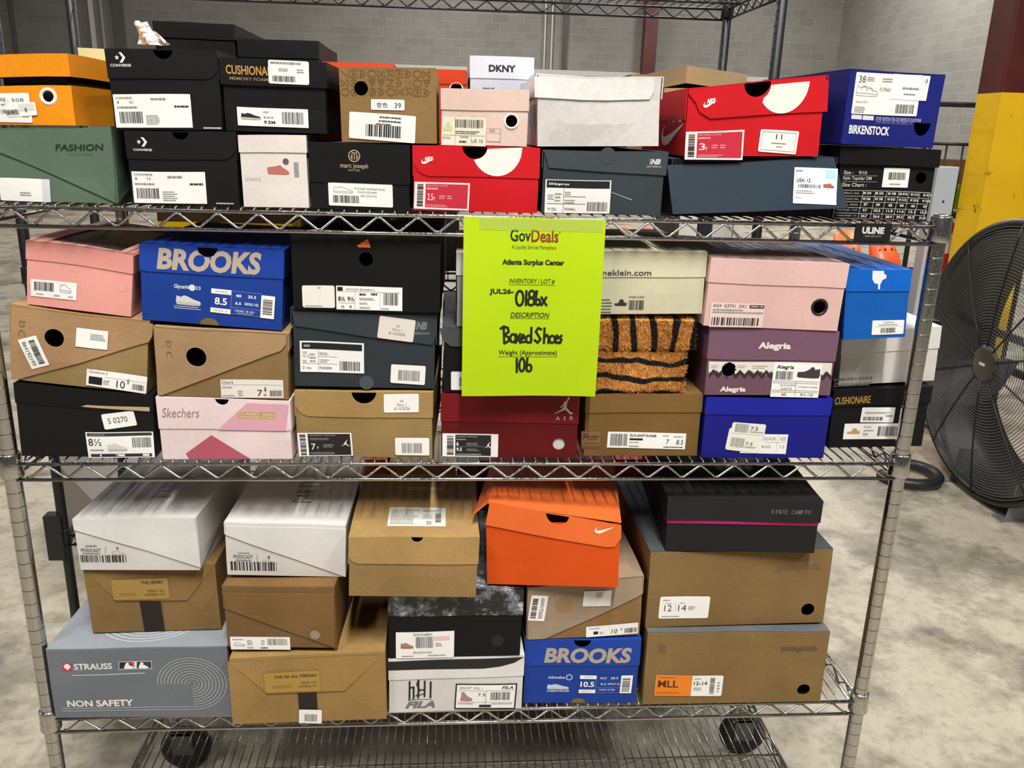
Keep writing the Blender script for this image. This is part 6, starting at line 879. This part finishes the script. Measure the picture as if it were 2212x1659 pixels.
# ------------------------------------------------------------------ black wire rack behind
BK = mat('#141416', 'plastic')
BX0, BX1, BY0, BY1 = -12.3, 58.2, 31.0, 47.5
rack = empty('wire_shelving_unit', 'tall black wire rack standing behind the chrome one', 'shelving', ((BX0+BX1)/2, (BY0+BY1)/2, FLOOR))
KX = lambda p: Vector(((p.x-(BX0+BX1)/2)*IN, (p.y-(BY0+BY1)/2)*IN, (p.z-FLOOR)*IN))
BZ = (21.3, -6.6, -34, -52)
for px in (BX0, BX1):
    for py in (BY0, BY1):
        sh = lambda p, a=px, b_=py: KX(p+Vector((a, b_, 0)))
        po = post_mesh(FLOOR, 30, BK, False).build('post', rack, sh)
        for zt in BZ: collar_mesh(zt, BK).build('collar', po, sh)
for zt in BZ:
    shelf_mesh(BX1-BX0, BY1-BY0, BK, 1.0).build('wire_shelf', rack, lambda p: KX(p+Vector((BX0, BY0, zt))))
ln = MB()
for zt in BZ[2:]: ln.box(BX0+1, BX1-1, BY0+.6, BY1-.6, zt-.36, zt-.3, BK)
ln.build('shelf_light_block', rack, KX)  # added unseen panels that keep light off the floor below
cl = MB(); cl.rbox(BX0-1.6, BX0+.2, BY0-.9, BY0+.5, -37.3, -32.2, .15, BK); cl.build('post_clamp', rack, KX)
tr = MB(); gs = mat('#9ea3a6', 'plastic')
tr.box(BX1+.4, 79, 31, 46, -11.3, -10.75, mat('#232325', 'metal'))
tr.build('side_tray', rack, KX)
up = MB(); up.rbox(74.9, 77.1, 29.4, 30.9, -14, 4.9, .08, gs); up.box(75.9, 76.1, 29.35, 29.4, 1.5, 1.7, mat('#4a4a4a', 'metal')); up.build('grey_upright', rack, KX)
def clog(label, x, y, z, yaw, col, s=1.0, group=None, pitch=0):
    b = MB(); m = mat(col, 'plastic'); n = 12; sec = []
    for i in range(n+1):                      # loft heel to toe, x across, y forward (negative = towards viewer)
        t = i/n; wd = (1.5+.75*math.sin(math.pi*min(1, t*1.05)**.8))*(1 if t < .93 else .72); hh = 1.5+1.5*math.exp(-((t-.55)/.25)**2)-(.8 if t > .9 else 0)
        sec.append((5.2-10.4*t, wd, hh))
    V = []; F = []; q = 12
    for y_, wd, hh in sec:
        for j in range(q):
            a = 2*math.pi*j/q; V.append((wd*math.cos(a), y_, hh/2+hh/2*math.sin(a)*(1 if math.sin(a) > 0 else 1)))
    for i in range(n):
        for j in range(q): F.append((i*q+j, i*q+(j+1) % q, (i+1)*q+(j+1) % q, (i+1)*q+j))
    F.append(list(range(q))); F.append([n*q+j for j in reversed(range(q))])
    b.add([Vector(v)*s for v in V], F, m, smooth=True)
    root = empty('clog', label, 'shoe', (x, y, z), (R(pitch), 0, R(yaw)), group)
    b.build('upper', root)
    d = MB(); dk = mat('#4a1c0a', 'plastic')
    for hx, hy in ((-.8, -3.2), (0, -3.6), (.8, -3.2), (-.5, -2.3), (.5, -2.3), (-1.1, -2.2), (1.1, -2.2)):
        t = (5.2-hy*1.0)/10.4; zz = 3.0*math.exp(-((t-.55)/.25)**2)*.5+1.5
        d.sphere((hx*s, hy*s, (1.5+1.5*math.exp(-((t-.55)/.25)**2))*s*math.sqrt(max(.2, 1-(hx/2.2)**2))*1.0-.02), (.2*s, .26*s, .1*s), dk, 8, 5)
    d.build('vent_hole', root)
    st = MB(); st.tube([(1.7*s*math.cos(R(a)), 1.2*s+2.6*s*math.sin(R(a))*1.2, 1.9*s+.5*s*math.sin(R(a))) for a in range(0, 181, 15)], .3*s, m, 8); st.build('heel_strap', root)
    return root
GC = 'clogs on the rack behind'
def carton(label, x0, x1, y0, y1, z0, z1, col, band=None, group=None, kind='card', cat='box'):
    r = empty('carton', label, cat, ((x0+x1)/2, (y0+y1)/2, z0), group=group); cx, cy = (x0+x1)/2, (y0+y1)/2
    b = MB(); b.rbox(x0-cx, x1-cx, y0-cy, y1-cy, 0, z1-z0, .06, mat(col, kind)); b.build('body', r)
    if band:
        b = MB(); b.box(x0-cx-.02, x1-cx+.02, y0-cy-.02, y1-cy+.02, band[0]-z0, band[1]-z0, mat(band[2], kind)); b.build('band', r)
    return r
carton('dark brown carton with a bright yellow band, seen behind the blue box with tan lettering', -.6, 12.2, 33, 44, -6.75, -.4, '#3d2c17', (-3.6, -2.3, '#e3b40a'))
carton('olive black carton behind the tall black box, on the black rack', 13, 28.6, 33.5, 44, -6.75, -.6, '#25271e')
GW = 'pale cartons on the rack behind'
for i, (x0, x1, c, l) in enumerate(((50.6, 51.0, '#3a3b38', 'thin dark carton first in the row of pale cartons'), (51.1, 53.0, '#cfcdc6', 'white carton at the left end of the pale row behind'), (53.1, 54.5, '#26272c', 'black carton between white ones on the rack behind'), (54.6, 56.7, '#c2bfb6', 'grey white carton in the middle of the pale row behind'), (56.8, 57.9, '#cbc8be', 'white carton at the right end of the pale row behind'))):
    carton(l, x0, x1, 34, 43, -6.75, -.5-.2*(i % 2), c, group=GW)
o = carton('dark grey bin on the floor behind the left side of the rack', -32, -4, 66, 92, FLOOR, -45.5, '#6b635b', kind='plastic', cat='bin'); o.rotation_euler = (0, 0, R(38))

carton('flat kraft carton under the small clogs on the black rack', 42.3, 50.3, 33, 43, -6.75, -3.7, '#8a6a45', kind='kraft')
clog('orange clog standing on its heel beside the grey upright', 74.0, 36.2, -6.25, 190, '#d9581c', .8, GC, -72)
clog('orange clog standing on its heel, second from the grey upright', 70.1, 36.2, -6.25, 172, '#de6a26', .8, GC, -72)
clog('small orange clog just right of the lime sign on the rack behind', 43.7, 36, -3.65, 4, '#d9581c', .45, GC)
clog('small orange clog second from the lime sign on the rack behind', 46.1, 36, -3.65, -4, '#c9481a', .45, GC)
clog('pink clog beside the small orange ones on the rack behind', 48.6, 36, -3.65, 3, '#c4505c', .45, GC)
# ------------------------------------------------------------------ right background
rk2 = empty('wire_shelving_unit', 'black wire rack beyond the yellow column, in front of the pale block wall', 'shelving', (146, 139, FLOOR))
QX = lambda p: Vector(((p.x-146)*IN, (p.y-139)*IN, (p.z-FLOOR)*IN))
for x in (131.8, 160):
    for y in (134.2, 144):
        b = MB(); b.tube([(x, y, FLOOR), (x, y, 15.9)], .55, BK, 10); b.build('post', rk2, QX)
for z in (15.7, 7.2, -8.6, -21.9):
    b = MB()
    for y in (134.2, 144): b.tube([(131.8, y, z), (160, y, z)], .35, BK, 8)
    for x in (131.8, 160): b.tube([(x, 134.2, z), (x, 144, z)], .35, BK, 8)
    if z < 7:
        for k in range(23): b.tube([(132.6+k*1.2, 134.2, z+.3), (132.6+k*1.2, 144, z+.3)], .1, BK, 5)
    b.build('wire_shelf', rk2, QX)
b = MB()
for x in (133.3, 137.1, 140.9): b.tube([(x, 134.2, -8.6), (x, 134.2, 7.2)], .24, BK, 6)
b.build('guard_bars', rk2, QX)
carton('tan cardboard carton on the wire rack beside the yellow column', 136.5, 146, 140, 143.5, -8.05, 3.9, '#8a6a48', kind='kraft')
gb = MB(); gm = mat('#6f9a12', 'plastic'); gb.rbox(-2.9, 2.9, -1.8, 1.8, 0, 6.8, 1.2, gm, 4)
gr = empty('bag', 'lime green bag on the wire rack beside the yellow column', 'bag', (140.6, 137, -8.15)); gb.build('body', gr)
gb = MB(); gb.tube([(-1.2, -1.3, 6.4), (-.8, -1.4, 7.4), (.8, -1.4, 7.4), (1.2, -1.3, 6.4)], .25, mat('#d5d8b0', 'plastic'), 6); gb.build('handle', gr)
gb = MB(); gb.tube([(-2.8, -1.92, 1.2), (2.8, -1.92, .8)], .24, mat('#d9dcd0', 'plastic'), 6); gb.build('drawstring', gr)
rr = empty('canister', 'red canister with a white label under the lime green bag', 'canister', (141.2, 137.4, -21.4))
gb = MB(); rm = mat('#b3122c', 'plastic'); gb.lathe([(.02, 0), (2.4, 0), (2.5, .3), (2.5, 11), (1.8, 11.8), (1.5, 12.2), (.02, 12.2)], rm, 20); gb.build('body', rr)
gb = MB(); gb.lathe([(2.54, 4.4), (2.54, 9.0)], mat('#dedcd8', 'paper'), 20); gb.build('label', rr)
carton('red carton standing on the floor under the wire rack by the yellow column', 137, 146, 136, 142, FLOOR, -24, '#a8142a')
# drum fan, facing left
fan = empty('drum_fan', 'large black floor drum fan with wire grille, right edge', 'fan', (133, 88, FLOOR))
FC = Vector((126.2, 88, -30.6)); FR = 25.2
FX = lambda p: Vector(((p.x-133)*IN, (p.y-88)*IN, (p.z-FLOOR)*IN))
bp = mat('#131314', 'plastic')
b = MB(); b.lathe([(FR, 0), (FR+.5, .3), (FR+.6, 1), (FR, 1.6), (FR-.3, 8), (FR-.3, 15), (FR+.3, 16), (FR-.6, 16), (FR-1.0, 8), (FR-1.0, 1.4), (FR-1.2, .3), (FR, 0)], bp, 72, FC, 'x'); b.build('drum', fan, FX)
wire = mat('#6d6d6b', 'metal')
b = MB(); n = 40
for i in range(n):
    r = 3.4+(FR-4.2)*i/(n-1); bulge = -2.4*(1-(r/FR)**2)
    b.tube([FC+Vector((bulge, r*math.cos(2*math.pi*k/64), r*math.sin(2*math.pi*k/64))) for k in range(64)], .085, wire, 4, True)
b.build('grille', fan, FX)
b = MB()
for i in range(10):
    a = 2*math.pi*i/10+R(90); b.tube([FC+Vector((-2.4*(1-(r/FR)**2)-.12, r*math.cos(a), r*math.sin(a))) for r in (3, 8, 13, 18, 22, FR-.2)], .17, bp, 6)
b.build('grille_ribs', fan, FX)
b = MB(); b.lathe([(.02, -2.9), (2.6, -2.8), (3.3, -2.5), (3.5, -2.2), (.02, -2.0)], mat('#3a3226', 'plastic'), 28, FC, 'x')
b.box(FC.x-2.95, FC.x-2.86, FC.y-.9, FC.y+.7, FC.z-.3, FC.z+.2, mat('#c9c5bb', 'paper')); b.build('hub', fan, FX)
b = MB()
for i in range(2):
    a0 = R(-38+180*i); V = []
    for j in range(7):
        r = 3+19*j/6; sweep = .04*j; hw = 2.2+2.6*math.sin(j/6*2.4)
        for s in (-1, 1):
            a = a0+sweep+s*hw/max(r, 4); V.append(FC+Vector((5+s*1.4, r*math.cos(a), r*math.sin(a))))
    b = MB(); b.add(V, [(2*j, 2*j+1, 2*j+3, 2*j+2) for j in range(6)], mat('#5d5d60', 'metal')); b.build('blade', fan, FX)
b = MB(); b.lathe([(.02, 7.2), (3, 7.4), (3.6, 8), (3.6, 15), (2.5, 16), (.02, 16)], mat('#333334', 'metal'), 20, FC, 'x')
for s in (-1, 1): b.box(FC.x+8, FC.x+8.8, FC.y-24.6, FC.y+24.6, FC.z-1+3*s, FC.z+3*s+.4, mat('#4a4a4c', 'metal'))
b.build('motor', fan, FX)
for yy in (78.0, 96.0):
    b = MB(); gsm = mat('#8f9092', 'metal')
    b.prism([(0, 0), (6, 0), (4.6, 7), (1.0, 7)], [], lambda u, v, t, yy=yy: (126.6+u, yy+t, FLOOR+v), .4, gsm); b.box(125.5, 136, yy-.2, yy+2.4, FLOOR, FLOOR+.35, gsm); b.build('foot', fan, FX)
b = MB(); b.tube([(118.6+5.5*math.cos(R(a)), 97+5.5*math.sin(R(a)), FLOOR+1.1+.05*(a/60)) for a in range(180, 480, 15)], 1.1, mat('#232324', 'plastic'), 10)
o = b.build('hose', xf=lambda p: P3(*p)); tag(o, 'black hose curled on the floor left of the drum fan', 'hose')
